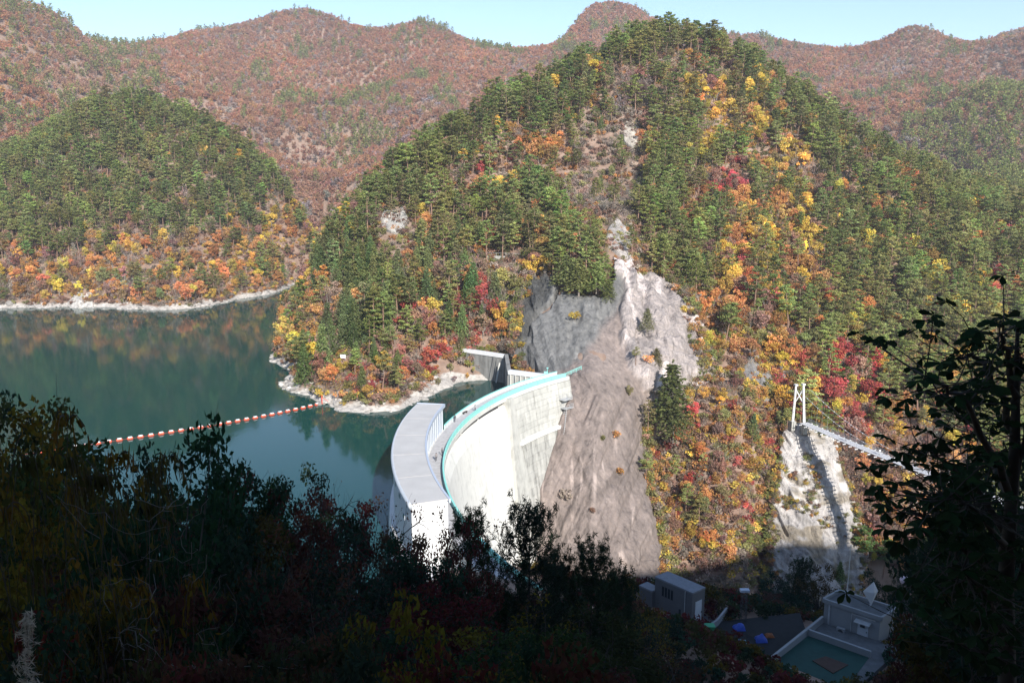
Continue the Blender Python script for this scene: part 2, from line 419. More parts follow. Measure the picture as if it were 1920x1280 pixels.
# ------------------------------------------------------------------ bare rock faces
def spline_rows(rows, nu, nv):
    ks = np.array([r[0] for r in rows], float); u = np.linspace(0, 1, nu)
    P = []
    for py, r in rows:
        pts = np.array([at(q[0], q[2] if len(q) > 2 else py, q[1]) for q in r]); t = np.linspace(0, 1, len(r))
        P.append(np.stack([np.interp(u, t, pts[:, k]) for k in range(3)], -1))
    P = np.array(P); kv = np.linspace(ks[0], ks[-1], nv)
    G = np.stack([np.stack([np.interp(kv, ks, P[:, j, k]) for j in range(nu)], 1) for k in range(3)], -1)
    for _ in range(6):                 # round the creases of the rows
        G[1:-1] = G[1:-1] * 0.5 + (G[:-2] + G[2:]) * 0.25; G[:, 1:-1] = G[:, 1:-1] * 0.5 + (G[:, :-2] + G[:, 2:]) * 0.25
    return G
def ground_dist(x, y, z): return float(hfast(np.array([x]), np.array([y]))[0]) - z + 0.9
def rockmat(name, dark=False):
    m = N(name); a = m.n('ShaderNodeAttribute', attribute_name='rock')
    st = m.noise(m.pos((0.5, 0.5, 0.055)), 1.0, 6, 0.6)             # rain streaks run down the face
    gr = m.noise(m.pos(), 1.3, 6, 0.7)
    f = m.math('ADD', m.math('MULTIPLY', st, 0.65), m.math('MULTIPLY', gr, 0.35))
    k = m.ramp(f, [(0.34, (0.45, 0.45, 0.46)), (0.47, (0.88, 0.88, 0.88)), (0.56, (1.08, 1.07, 1.06)), (0.68, (1.5, 1.48, 1.46))])
    m.col(m.mix(1.0, a.outputs['Color'], k, 'MULTIPLY')); m.b.inputs['Roughness'].default_value = 0.9
    vo = m.n('ShaderNodeTexVoronoi', feature='DISTANCE_TO_EDGE'); vo.inputs['Scale'].default_value = 1.0
    wv = m.n('ShaderNodeVectorMath', operation='ADD'); nz = m.n('ShaderNodeTexNoise'); nz.inputs['Scale'].default_value = .35; m.l(m.pos((.16, .16, .05)), wv.inputs[0]); m.l(m.pos((1, 1, .5)), nz.inputs['Vector']); nz.inputs['Detail'].default_value = 5; m.l(nz.outputs['Color'], wv.inputs[1]); m.l(wv.outputs[0], vo.inputs['Vector'])
    cr = m.ramp(vo.outputs['Distance'], [(0.0, (0, 0, 0)), (0.05, (1, 1, 1))])
    hgt = m.math('ADD', m.math('ADD', gr, m.math('MULTIPLY', st, 1.6)), m.math('MULTIPLY', cr, 0.35))
    m.bump(m.math('MULTIPLY', hgt, a.outputs['Alpha']), 1.0, 0.45); return m.m
MROCK = rockmat('weathered_rock')
def build_rock(name, nu, nv, colour, amp, label=None):
    G = spline_rows(ROCK[name], nu, nv)
    if name not in ('rock_face', 'cliff'):         # small outcrops stand a little proud of the soil
        hz_ = np.array([ground_dist(*q) for q in G.reshape(-1, 3)[:, :].tolist()]).reshape(G.shape[:2]); G = G + (np.array([0, 0, 0]) + np.stack([G[..., 0] * 0, G[..., 0] * 0, np.clip(hz_ - 0.2, -30, 60)], -1))
    du = np.gradient(G, axis=1); dv = np.gradient(G, axis=0); n = np.cross(dv, du); n /= np.linalg.norm(n, axis=-1, keepdims=True)
    n *= -np.sign(n[..., 1:2] + 1e-9)
    s = G[..., 0] + 0.4 * G[..., 2]; t = G[..., 2] * 1.0 + 0.35 * G[..., 0]
    rib = (1 - 2 * np.abs(fbm(s / 7.0, G[..., 2] / 30.0, 3, 4))) * 0.8
    d = rib * 1.3 + (1 - 2 * np.abs(fbm(G[..., 0] / 5 + G[..., 2] / 9, G[..., 2] / 7, 19, 4))) * .7 + fbm(G[..., 0] / 16, G[..., 2] / 16, 8, 4) * 1.5 + fbm(G[..., 0] / 2.2, G[..., 2] / 2.8, 9, 4) * 0.4
    st = (t / 5.0 + fbm(s / 12, t / 12, 17, 3) * 1.2); st = np.abs(st - np.round(st)); d = d + np.clip(0.12 - st, 0, 1) * -3.0
    px, py = proj(G[..., 0], G[..., 1], G[..., 2])
    U, V = np.meshgrid(np.linspace(0, 1, nu), np.linspace(0, 1, nv))
    col, extra, a = colour(px, py, G); d = d * a * amp + extra
    edge_ = np.minimum(np.minimum(U, 1 - U) / 0.05, np.minimum(V, 1 - V) / 0.04); e = 1 - np.clip(edge_ + .5 * fbm(G[..., 0] / 3, G[..., 2] / 3, 12, 3) * (name in ('rock_face', 'cliff')), 0, 1)
    d = d - (e ** 2) * (6.0 if name in ('rock_face', 'cliff') else 2.0)
    G = G + n * d[..., None]
    me = grid_mesh(name, G[..., 0], G[..., 1], G[..., 2], MROCK)
    ca = me.color_attributes.new('rock', 'FLOAT_COLOR', 'POINT')
    ca.data.foreach_set('color', np.concatenate([col, np.clip(a, 0, 1.5)[..., None]], -1).reshape(-1))
    o = obj({'spire': 'rock_outcrop', 'outcrop': 'rock_outcrop', 'white_outcrop': 'rock_outcrop', 'shore_scar': 'rock_outcrop', 'ridge_outcrop': 'rock_outcrop'}.get(name, name), me); tag(o, kind='structure'); return o, G
def lin(px, py, x0, y0, x1, y1):       # signed side of a line, in pixels of the photograph
    L = math.hypot(x1 - x0, y1 - y0); return ((px - x0) * (y1 - y0) - (py - y0) * (x1 - x0)) / L
def col_face(px, py, G):
    n1 = fbm(G[..., 0] / 6, G[..., 2] / 9, 44, 4); jx = px + n1 * 14; jy = py + n1 * 14
    grey = np.array([0.165, 0.162, 0.157]); dk = np.array([0.07, 0.07, 0.068]); brown = np.array([0.202, 0.165, 0.149]); pink = np.array([0.43, 0.375, 0.355])
    c = np.ones(px.shape + (3,)) * grey
    a = np.ones(px.shape) * 0.5
    # darker rough rock at the left
    k = smooth(-6, 6, -lin(jx, jy, 1075, 500, 985, 660))[..., None] * (1 - smooth(655, 700, jy))[..., None] * 0 + smooth(-8, 8, np.where(True, lin(jx, jy, 985, 640, 1075, 540), 0))[..., None] * 0
    left = smooth(-8, 8, (1062 - (jy - 500) * 0.62) - jx); c = c * (1 - left[..., None]) + dk * 1.25 * left[..., None]; a = a + left * 1.1
    # brown slab: right of a curve from the crag foot to the crest end, everything lower
    bx = np.interp(jy, [560, 620, 680, 705, 1300], [1168, 1128, 1085, 1040, 900]); b = smooth(-14, 14, jx - bx)
    c = c * (1 - b[..., None]) + brown * b[..., None]; a = a * (1 - b) + 0.34 * b
    # pale crag at the right
    cx = np.interp(jy, [470, 560, 640, 700, 740, 770], [1150, 1160, 1172, 1186, 1215, 1420]); p = smooth(-4, 4, jx - cx + n1 * 10)
    c = c * (1 - p[..., None]) + pink * p[..., None]; a = a * (1 - p) + 1.25 * p
    # scree and rubble at the foot
    q = smooth(1010, 1060, jy); a = a * (1 - q) + 1.1 * q
    c = c * (1 + 0.26 * n1[..., None]); pale = smooth(.1, .5, fbm(px / 16.0, py / 60.0, 59, 4)); c = c * (1 + (0.6 * pale - .22) [..., None] * p[..., None]) * (1 - .28 * (smooth(.1, .5, fbm(px / 12.0, py / 70.0, 60, 4)) * (1 - b))[..., None])
    streak = smooth(0.35, 0.75, fbm(px / 9.0, py / 75.0, 53, 3)) * b * smooth(760, 850, py); c = c * (1 + 0.8 * streak[..., None])
    band = smooth(20, 0, np.abs(lin(px, py, 1060, 965, 1165, 895) + n1 * 6)) * (px > 1040) * (px < 1185); c = c * (1 - 0.2 * band[..., None])
    ext = -2.4 * smooth(9, 0, np.abs(lin(jx, jy, 1062, 545, 1000, 600))) * (px < 1075) * (px > 985)   # the cleft between the two grey faces
    ext = ext + 2.2 * p - p * 3.6 * np.abs(fbm(px / 30, py / 150, 75, 3)) - p * .9 * np.abs(fbm(px / 60, py / 12, 77, 3)) - left * 1.6 * np.abs(fbm(px / 25 + py / 50, py / 60, 76, 4)) - 1.5 * (1 - left) * (1 - b) * smooth(-.2, .5, fbm(px / 30, py / 90, 71, 3)) - 1.7 * b * np.abs(fbm(px / 26 + py / 60, py / 190, 73, 3)) * smooth(700, 780, py)
    return np.clip(c, 0.03, 0.75), ext, a
def col_cliff(px, py, G):
    n1 = fbm(G[..., 0] / 5, G[..., 2] / 4, 46, 4)
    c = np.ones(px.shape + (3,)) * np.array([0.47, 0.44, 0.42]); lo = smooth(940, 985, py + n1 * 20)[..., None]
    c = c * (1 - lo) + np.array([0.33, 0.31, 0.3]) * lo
    veg = smooth(0.15, 0.4, fbm(G[..., 0] / 8, G[..., 2] / 3, 48, 4))[..., None]; c = c * (1 - 0.6 * veg) + np.array([0.17, 0.13, 0.07]) * 0.6 * veg
    ext = -1.3 * smooth(4, 0, np.abs(py - 877 - (px - 1500) * 0.12)) * (px > 1480) * (px < 1530)
    ext = ext - 1.6 * smooth(5, 0, np.abs(lin(px, py, 1455, 965, 1472, 1002))) * (py > 955) * (py < 1008)
    return np.clip(c * (1 + 0.25 * n1[..., None]), 0.03, 0.75), ext, np.ones(px.shape)
face, FACE_G = build_rock('rock_face', 320, 460, col_face, 1.0)
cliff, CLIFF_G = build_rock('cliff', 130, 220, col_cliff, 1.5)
def flatcol(c):
    def f(px, py, G): n1 = fbm(G[..., 0] / 3, G[..., 2] / 3, 47, 4); return np.clip(np.array(c) * (1 + .3 * n1[..., None]), .03, .75), 0 * px, np.ones(px.shape) * 1.0
    return f
for nm_, c_ in (('spire', (.36, .33, .31)), ('outcrop', (.21, .2, .195)), ('white_outcrop', (.36, .345, .32)), ('shore_scar', (.48, .455, .42)), ('ridge_outcrop', (.37, .335, .29))): build_rock(nm_, 40, 50, flatcol(c_), .8)

# ------------------------------------------------------------------ the dam
def concrete(name, c, stain=0.35, streak=0.6, lines=None):
    m = N(name)
    st = m.noise(m.pos((0.8, 0.8, 0.06)), 1.0, 6, 0.65); gr = m.noise(m.pos(), 0.6, 5, 0.6)
    f = m.math('ADD', m.math('MULTIPLY', st, streak), m.math('MULTIPLY', gr, 1 - streak))
    lo = tuple(q * (1 - stain) for q in c); hi = tuple(min(0.8, q * (1 + stain * 0.5)) for q in c)
    col = m.ramp(f, [(0.36, lo), (0.5, c), (0.66, hi)])
    oi = m.n('ShaderNodeObjectInfo'); rnd = m.math('ADD', m.math('MULTIPLY', oi.outputs['Random'], 0.16), 0.92)
    hs = m.n('ShaderNodeHueSaturation'); m.l(rnd, hs.inputs['Value']); m.l(col, hs.inputs['Color'])
    m.col(hs.outputs[0]); m.bump(gr, 0.3, 0.05); return m.m
M_CHUTE = concrete('pale_concrete', (0.64, 0.63, 0.59), 0.18)
M_BLOCK = concrete('stained_concrete', (0.43, 0.425, 0.395), 0.30)
M_OLD = concrete('weathered_concrete', (0.37, 0.365, 0.34), 0.5, 0.75)
M_DARKCONC = concrete('dark_concrete', (0.23, 0.228, 0.218), 0.4, 0.7)  # darker mottled concrete for the intake wall and side wall
M_ROAD = plain('crest_paving', (0.42, 0.41, 0.415), 0.9, 0.15, 1.2)
M_WHITE = plain('white_paint', (0.66, 0.66, 0.66), 0.6, 0.04, 0.5)
M_TEAL = plain('teal_paint', (0.27, 0.66, 0.6), 0.5, 0.1, 3.0)
M_PALETEAL = plain('pale_railing_paint', (0.55, 0.66, 0.64), 0.55, 0.08, 3.0)
M_ROOF = plain('grey_roof_sheet', (0.47, 0.455, 0.44), 0.55, 0.07, 0.35)
M_BLUEGREY = plain('blue_grey_metal', (0.42, 0.47, 0.56), 0.5, 0.06, 1.0)
M_PALEGREY = plain('pale_grey_panel', (0.5, 0.53, 0.57), 0.6, 0.05, 1.0)
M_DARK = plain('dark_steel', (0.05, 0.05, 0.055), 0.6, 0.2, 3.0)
M_GLASS = plain('window_glass', (0.03, 0.035, 0.04), 0.08, 0.1, 1.0, 0.0, 0.6)
M_STEEL = plain('galvanised_steel', (0.52, 0.53, 0.54), 0.45, 0.12, 2.0, 0.3)

def ring(mb, p0, p1, prof, step=1.0):                # sweep a closed (R, z) outline along the arc
    n = max(1, int(math.ceil((p1 - p0) / step))); k = len(mb.v); m = len(prof)
    for i in range(n + 1):
        ph = p0 + (p1 - p0) * i / n
        for R, z in prof: mb.v.append(arc(ph, R, z))
    for i in range(n):
        for j in range(m):
            a = k + i * m + j; b = k + i * m + (j + 1) % m
            mb.f.append((a, b, b + m, a + m))
    mb.f.append(tuple(k + m - 1 - j for j in range(m))); mb.f.append(tuple(k + n * m + j for j in range(m)))
    return mb
dam = thing('arch_dam', 'tall curved white concrete arch dam holding back the green lake', 'dam', arc(0, 98.5, -70))
ring(MB(), -48, 46.2, [(102.0, 6.0), (103.5, -15), (106, -75), (86.5, -75), (face_R(-60) + 1.4, -60), (face_R(-3) + 1.4, -3), (face_R(6) + 1.4, 6.0)]).build('core_wall', M_OLD, dam)
ring(MB(), -34, 28.4, [(97.7, 6.9), (100.5, 7.2), (100.5, 5.8), (face_R(5) + 1.5, 5), (face_R(-60) + 1.3, -60), (face_R(-60) - 0.2, -60), (face_R(-30) - 0.05, -30), (face_R(4.0), 4.0), (97.1, 5.9), (97.45, 6.6)], 0.7).build('spillway_face', M_CHUTE, dam)
# the pier that ends the spillway: a wedge that widens downwards
pw = MB()
n_ = 24
for i in range(n_):
    z1 = 8.6 - i * 2.9; z0 = z1 - 2.9
    def edges(z): d = 8.6 - z; return 28.4 - d * 0.085, 29.6 + d * 0.045
    a0, a1 = edges(z0); b0, b1 = edges(z1)
    R0, R1 = face_R(z0), face_R(z1)
    pw.hexa([arc(a0, R0 + 1.5, z0), arc(a0, R0 - 1.0, z0), arc(a1, R0 - 0.8, z0), arc(a1, R0 + 1.5, z0), arc(b0, R1 + 1.5, z1), arc(b0, R1 - 1.0, z1), arc(b1, R1 - 0.8, z1), arc(b1, R1 + 1.5, z1)])
pw.build('training_wall', M_BLOCK, dam)
def lifts(z0, z1, h, pa, pb, w, mat, out):
    nz = int(round((z1 - z0) / h))
    for k in range(nz):
        za = z0 + k * h + 0.03; zb = z0 + (k + 1) * h - 0.03
        npn = max(1, int(round((pb - pa) / w))); off = 0.5 * w * (k % 2) * 0
        for j in range(npn):
            qa = pa + (pb - pa) * j / npn + off; qb = pa + (pb - pa) * (j + 1) / npn + off
            pr = out + random.uniform(-0.02, 0.07)
            b = MB(); Ra, Rb = face_R(za) - pr, face_R(zb) - pr
            g_ = 0.03
            b.hexa([arc(qa + g_, Ra + 1.3 + pr, za), arc(qa + g_, Ra, za), arc(qb - g_, Ra, za), arc(qb - g_, Ra + 1.3 + pr, za), arc(qa + g_, Rb + 1.3 + pr, zb), arc(qa + g_, Rb, zb), arc(qb - g_, Rb, zb), arc(qb - g_, Rb + 1.3 + pr, zb)])
            b.build('concrete_block', mat, dam)
lifts(-3.0, 7.9, 1.56, 29.7, 46.0, 3.3, M_BLOCK, 0.0)
lifts(-24.6, -4.0, 2.06, 30.6, 43.5, 3.3, M_OLD, 0.6)
lifts(-60.0, -25.6, 4.3, 29.0, 39.0, 3.4, M_OLD, 1.0)
ring(MB(), 29.7, 45.0, [(face_R(-4) + 1.2, -4.0), (face_R(-4) - 1.3, -4.0), (face_R(-3) - 1.2, -3.2), (face_R(-3) + 1.2, -3.0)]).build('ledge', M_CHUTE, dam)
ring(MB(), 28.5, 41.0, [(face_R(-25.6) + 1.2, -25.6), (face_R(-25.6) - 1.7, -25.6), (face_R(-24.6) - 1.6, -24.8), (face_R(-24.6) + 1.2, -24.6)]).build('ledge', M_CHUTE, dam)
# deck of the crest road, oversailing the spillway
ring(MB(), -48, 45.9, [(97.2, 8.0), (101.0, 8.0), (101.0, 9.0), (97.2, 9.0)]).build('crest_deck', M_CHUTE, dam)
for j, (p0, p1) in enumerate([(-48 + 6.26 * k, -48 + 6.26 * (k + 1) - 0.03) for k in range(15)]):
    ring(MB(), p0, p1, [(97.5, 9.0), (100.6, 9.0), (100.6, 9.06), (97.5, 9.06)]).build('road_slab', M_ROAD, dam)
for ph in np.linspace(-30, 27, 9):                   # spillway piers in the slot under the deck
    ring(MB(), ph - 0.35, ph + 0.35, [(98.4, 6.2), (101.0, 6.2), (101.0, 8.0), (98.4, 8.0)]).build('spillway_pier', M_BLOCK, dam)
ring(MB(), -30, 45.9, [(101.0, 0), (101.9, -8), (101.9, 6.0), (101.0, 8.0)]).build('upstream_face', M_CHUTE, dam)
for k in range(8):                                    # dark panels added to close the slot and stand in for its shade
    pa_ = -30 + 57 / 8 * k + .4; ring(MB(), pa_, pa_ + 57 / 8 - .8, [(97.9, 6.95), (98.1, 6.95), (98.1, 7.98), (97.9, 7.98)]).build('slot_shade_panel', M_DARK, dam)
# downstream railing: teal
def railing(name, label, R, p0, p1, z, cap, mat_cap, mat_post, cat, infill, step):
    t = thing(name, label, cat, arc((p0 + p1) / 2, R, z))
    ring(MB(), p0, p1, [(R - cap / 2, z + 1.02), (R + cap / 2, z + 1.02), (R + cap / 2, z + 1.16), (R - cap / 2, z + 1.16)]).build('top_rail', mat_cap, t)
    for zz in ((0.35, 0.7) if not infill else ()):
        ring(MB(), p0, p1, [(R - 0.04, z + zz), (R + 0.04, z + zz), (R + 0.04, z + zz + 0.09), (R - 0.04, z + zz + 0.09)]).build('rail', mat_cap, t)
    n = int((p1 - p0) / step)
    for i in range(n + 1):
        ph = p0 + (p1 - p0) * i / n
        b = MB(); b.hexa([arc(ph - .05, R - .07, z), arc(ph - .05, R + .07, z), arc(ph + .05, R + .07, z), arc(ph + .05, R - .07, z), arc(ph - .05, R - .07, z + 1.02), arc(ph - .05, R + .07, z + 1.02), arc(ph + .05, R + .07, z + 1.02), arc(ph + .05, R - .07, z + 1.02)])
        b.v = [tuple(v) for v in b.v]; b.build('post', mat_post, t)
        if infill and i < n:
            pb = p0 + (p1 - p0) * (i + 1) / n
            ring(MB(), ph + .1, pb - .1, [(R - .03, z + .08), (R + .03, z + .08), (R + .03, z + .9), (R - .03, z + .9)]).build('panel', infill, t)
    return t
railing('guard_rail', 'teal railing along the outer edge of the dam crest above the spillway face', 97.35, -46, 45.0, 9.0, 0.3, M_TEAL, M_TEAL, 'railing', M_TEAL, 1.8)
railing('guard_rail', 'pale railing with teal top on the lake side of the crest, beyond the gatehouse', 100.7, 10.6, 45.0, 9.0, 0.22, M_TEAL, M_PALETEAL, 'railing', M_WHITE, 1.15)
# end of the crest: teal return rail, landings and ladders at the rock
t = thing('guard_rail', 'short teal railing closing the far end of the crest against the rock', 'railing', arc(45.6, 97.3, 9))
a_, b_ = Vector(arc(45.0, 97.3, 9)), Vector(at(1090, 706, 231)); b_.z = 9.0
for zz in (0.45, 0.8, 1.1): MB().bar(a_ + Vector((0, 0, zz)), b_ + Vector((0, 0, zz)), 0.09 if zz > 1 else 0.05).build('rail', M_TEAL, t)
for k in range(4):
    q = a_.lerp(b_, k / 3); MB().bar(q, q + Vector((0, 0, 1.1)), 0.05).build('post', M_TEAL, t)
for (px, py, zz, lab) in ((1073, 738, 3.4, 'upper grey steel landing on the abutment below the end of the teal railing'), (1068, 754, 1.0, 'lower grey steel landing on the abutment, hung under another landing')):
    c = Vector(arc(43.6, face_R(zz) - 1.1, zz)); t = thing('access_landing', lab, 'platform', c, 'steel landings on the dam abutment')
    rz = math.radians(-43.6)
    MB().box(c, (2.2, 3.4, 0.14), rz).build('deck', M_STEEL, t)
    for sx_ in (-1.05, 1.05):
        for sy_ in (-1.6, 0, 1.6):
            q = c + Vector((math.cos(rz) * sx_ - math.sin(rz) * sy_, math.sin(rz) * sx_ + math.cos(rz) * sy_, 0)); MB().bar(q, q + Vector((0, 0, 1.1)), 0.045).build('post', M_STEEL, t)
    for hh in (0.55, 1.1):
        q = [c + Vector((math.cos(rz) * x_ - math.sin(rz) * y_, math.sin(rz) * x_ + math.cos(rz) * y_, hh)) for x_, y_ in ((-1.05, -1.6), (1.05, -1.6), (1.05, 1.6), (-1.05, 1.6))]
        m_ = MB()
        for i in range(4): m_.bar(q[i], q[(i + 1) % 4], 0.04)
        m_.build('rail', M_STEEL, t)
t = thing('access_stair', 'narrow steel stair following the edge of the dam down the brown rock', 'stairs', arc(41, 95, -4))
for k in range(26):
    z_ = 0.6 - k * 0.55; ph = 43.2 - k * 0.13
    MB().box(arc(ph, face_R(z_) - 1.2, z_), (0.9, 0.5, 0.08), math.radians(-ph)).build('step', M_STEEL, t)
for R_ in (-0.8, -1.6):
    MB().tube([Vector(arc(43.2 - k * 0.13, face_R(0.6 - k * .55) + R_, 0.6 - k * 0.55 + 0.9)) for k in range(0, 26, 5)], 0.05).build('handrail', M_STEEL, t)

# ------------------------------------------------------------------ gatehouse on the crest
gh = thing('gatehouse', 'long curved gatehouse with flat grey roof and white end wall on the dam crest', 'building', arc(-5, 104, 6))
GA, GB, RI, RO = -21.3, 10.2, 100.75, 106.7
n_p = 5
for k in range(n_p):                                 # roof sheets between raised seams
    p0 = GA + (GB - GA) * k / n_p; p1 = GA + (GB - GA) * (k + 1) / n_p
    ring(MB(), p0 + 0.04, p1 - 0.04, [(RI - 0.1, 14.75), (RO - 0.3, 14.75), (RO - 0.3, 15.0), (RI - 0.1, 15.0)], 0.8).build('roof_panel', M_ROOF, gh)
prof = [(RO - 0.3 + 0.45 * math.sin(t) , 14.6 + 0.42 * math.cos(t)) for t in np.linspace(0, math.pi, 7)]
ring(MB(), GA - 0.15, GB, prof, 0.8).build('roof_edge', M_PALEGREY, gh, True)
ring(MB(), GA - 0.15, GB + 0.1, [(RI - 0.45, 14.45), (RI - 0.1, 14.45), (RI - 0.1, 15.12), (RI - 0.45, 15.12)], 0.8).build('fascia', M_BLUEGREY, gh)
ring(MB(), GB, GB + 0.12, [(RI - 0.1, 14.6), (RO, 14.6), (RO, 15.12), (RI - .1, 15.12)], 1).build('fascia', M_BLUEGREY, gh)
ring(MB(), GA, GB, [(RI + 0.25, 9.0), (RI + 0.5, 9.0), (RI + 0.5, 14.74), (RI + 0.25, 14.74)], 0.8).build('inner_wall', M_BLUEGREY, gh)
ring(MB(), GA + .15, GB, [(RO - 0.55, 5.0), (RO - 0.2, 5.0), (RO - 0.2, 14.6), (RO - 0.55, 14.6)], 0.8).build('outer_wall', M_PALEGREY, gh)
nb = 26
for k in range(nb + 1):
    ph = GA + 0.2 + (GB - GA - 0.4) * k / nb
    ring(MB(), ph - 0.09, ph + 0.09, [(RI + 0.02, 9.0), (RI + 0.25, 9.0), (RI + 0.25, 14.44), (RI + 0.02, 14.44)], 1).build('wall_post', M_PALEGREY, gh)
    if k < nb:
        p1 = ph + (GB - GA - 0.4) / nb
        ring(MB(), ph + 0.25, p1 - 0.25, [(RI + 0.12, 9.6), (RI + 0.25, 9.6), (RI + 0.25, 13.6), (RI + 0.12, 13.6)], 1).build('shutter', M_PALEGREY if k % 3 else M_BLUEGREY, gh)
ring(MB(), GA - 0.15, GA + 0.12, [(RI + 0.05, 2.0), (RO - 0.2, 2.0), (RO - 0.2, 14.7), (RI + .05, 14.7)], 1).build('end_wall', M_WHITE, gh)
ring(MB(), GB - 0.12, GB, [(RI + 0.3, 9.0), (RO - 0.4, 9.0), (RO - .4, 14.6), (RI + .3, 14.6)], 1).build('end_wall', M_PALEGREY, gh)
for ph, z_ in ((-16.5, 12.6), (-13.5, 12.6), (-18.5, 10.6), (-10.5, 12.6), (-7.0, 12.6)):
    w_ = ring(MB(), ph - .35, ph + .35, [(RO - .2, z_), (RO - .12, z_), (RO - .12, z_ + 1.0), (RO - .2, z_ + 1.0)], 1).build('window', M_PALEGREY, gh)
    ring(MB(), ph - .28, ph + .28, [(RO - .14, z_ + .1), (RO - .09, z_ + .1), (RO - .09, z_ + .9), (RO - .14, z_ + .9)], 1).build('pane', M_GLASS, w_)
ring(MB(), GA - 3, GB, [(101.0, 4.6), (101.0, -6), (RO + 1.4, -6), (RO + 0.6, 4.9), (RO - .2, 5.0)], 0.8).build('intake_base', M_WHITE, gh)

# ------------------------------------------------------------------ intake walls behind the far end of the crest
def wallrun(mb, pts, thick, z0, z1):
    for (x0, y0), (x1, y1) in zip(pts[:-1], pts[1:]):
        d = Vector((x1 - x0, y1 - y0)); n = Vector((d.y, -d.x)).normalized() * thick / 2
        mb.hexa([(x0 - n.x, y0 - n.y, z0), (x0 + n.x, y0 + n.y, z0), (x1 + n.x, y1 + n.y, z0), (x1 - n.x, y1 - n.y, z0), (x0 - n.x, y0 - n.y, z1), (x0 + n.x, y0 + n.y, z1), (x1 + n.x, y1 + n.y, z1), (x1 - n.x, y1 - n.y, z1)])
    return mb
i0, i1, i2 = at(868, 662, 262), at(908, 660, 257), at(947, 665, 252)
ZI = float(i1[2])
iw = thing('intake_wall', 'grey concrete intake wall with a bright white coping at the end of the inlet', 'wall', (i1[0], i1[1], -4))
wallrun(MB(), [i0[:2], i1[:2], i2[:2]], 1.4, -8, ZI - 0.8).build('wall', M_DARKCONC, iw)
wallrun(MB(), [i0[:2], i1[:2], i2[:2]], 1.9, ZI - 0.8, ZI + 0.2).build('coping', M_WHITE, iw)
q0, q1 = at(937, 680, 250), at(930, 717, 248)
MB().bar(q0, q1, 0.3, 4).build('gate_guide', M_BLOCK, iw)
for px_ in (925, 931): MB().bar(at(px_, 668, 253.5), at(px_ - 3, 712, 251), 0.1, 4).build('pipe', M_DARK, iw)
j0, j1 = atz(955, 694, 10.0), atz(1020, 702, 10.0)
iw2 = thing('abutment_wall', 'pale concrete wall with white coping joining the crest to the grey rock', 'wall', (j0[0], j0[1], 0))
wallrun(MB(), [j0[:2], j1[:2]], 1.2, -6, 9.0).build('wall', M_BLOCK, iw2)
wallrun(MB(), [j0[:2], j1[:2]], 1.7, 9.0, 10.1).build('coping', M_WHITE, iw2)
wallrun(MB(), [(i2[0] + .4, i2[1]), (j0[0], j0[1])], 1.2, -6, 9.4).build('side_wall', M_DARKCONC, iw2)
for k in range(7):
    q = Vector(j0).lerp(Vector(j1), (k + 0.5) / 7); MB().box((q.x - 0.35, q.y - 0.75, 2), (0.35, 0.5, 13.9), 0).build('pilaster', M_BLOCK, iw2)
q = atz(1023, 706, 9.0); t = thing('signal_box', 'small teal cabinet with a lamp arm at the far end of the crest', 'cabinet', q)
MB().box(q + np.array([0, 0, 0.75]), (0.9, 0.7, 1.5)).build('cabinet', M_TEAL, t)
MB().bar(q + np.array([.5, 0, 0]), q + np.array([.5, 0, 2.6]), .07).build('lamp_post', M_TEAL, t); MB().box(q + np.array([.5, -.3, 2.6]), (.5, .7, .2)).build('lamp_head', M_TEAL, t)
# retaining wall up in the forest
r0, r1 = at(912, 496, 312), at(976, 494, 308)
rw = thing('retaining_wall', 'weathered grey retaining wall with fence posts among the trees above the grey rock', 'wall', (r0[0], r0[1], r0[2]))
zt = float(at(944, 480, 310)[2])
for k in range(7):
    a_ = Vector(r0[:2]).lerp(Vector(r1[:2]), k / 7 + .004); b_ = Vector(r0[:2]).lerp(Vector(r1[:2]), (k + 1) / 7 - .004)
    wallrun(MB(), [tuple(a_), tuple(b_)], 0.8, zt - 7, zt).build('wall_panel', M_OLD, rw)
    MB().bar((a_.x, a_.y, zt), (a_.x, a_.y, zt + 1.2), 0.07).build('fence_post', M_STEEL, rw)
MB().bar((r0[0], r0[1], zt + 1.1), (r1[0], r1[1], zt + 1.1), 0.05).build('fence_rail', M_STEEL, rw)
# little white sign on the point
q = at(643, 668, float(atz(643, 690, 6)[1])); t = thing('sign', 'small white sign board on two posts among the bushes of the point', 'sign', q)
MB().box(q, (1.7, 0.1, 1.2)).build('board', M_WHITE, t)
for d in (-.6, .6): MB().bar(q + np.array([d, .1, -4]), q + np.array([d, .1, .3]), .06).build('post', M_STEEL, t)

# ------------------------------------------------------------------ floating boom
M_RED = plain('orange_red_float', (0.62, 0.1, 0.05), 0.5, 0.08, 4.0)
M_ROPE = plain('boom_rope', (0.3, 0.06, 0.04), 0.8, 0.1, 4.0)
BP = np.array([atz(px, py, 0)[:2] for px, py in [(604, 757), (596, 758.5), (570, 765), (514, 777), (468, 786), (401, 798), (349, 806), (294, 815), (182, 832), (120, 842), (40, 853)]])
seg = np.concatenate([[0], np.cumsum(np.hypot(*np.diff(BP, axis=0).T))])
tag(MB().tube([(np.interp(d, seg, BP[:, 0]), np.interp(d, seg, BP[:, 1]), 0.12) for d in np.linspace(0, seg[-1], 60)], 0.05, 5).build('boom_rope', M_ROPE), 'red rope that strings the floats together across the lake', 'rope')
fb = MB(); n = 8
for x0, x1, r0_, r1_ in ((-.72, -.55, .22, .42), (-.55, .55, .42, .42), (.55, .72, .42, .22)):
    fb.bar((x0, 0, .12), (x1, 0, .12), r0_, 10, r1_)
float_body = fb.mesh('float_body', M_RED); fw = MB(); fw.hexa([(-.5, -.3, .4), (.5, -.3, .4), (.5, .3, .4), (-.5, .3, .4), (-.42, -.22, .62), (.42, -.22, .62), (.42, .22, .62), (-.42, .22, .62)])
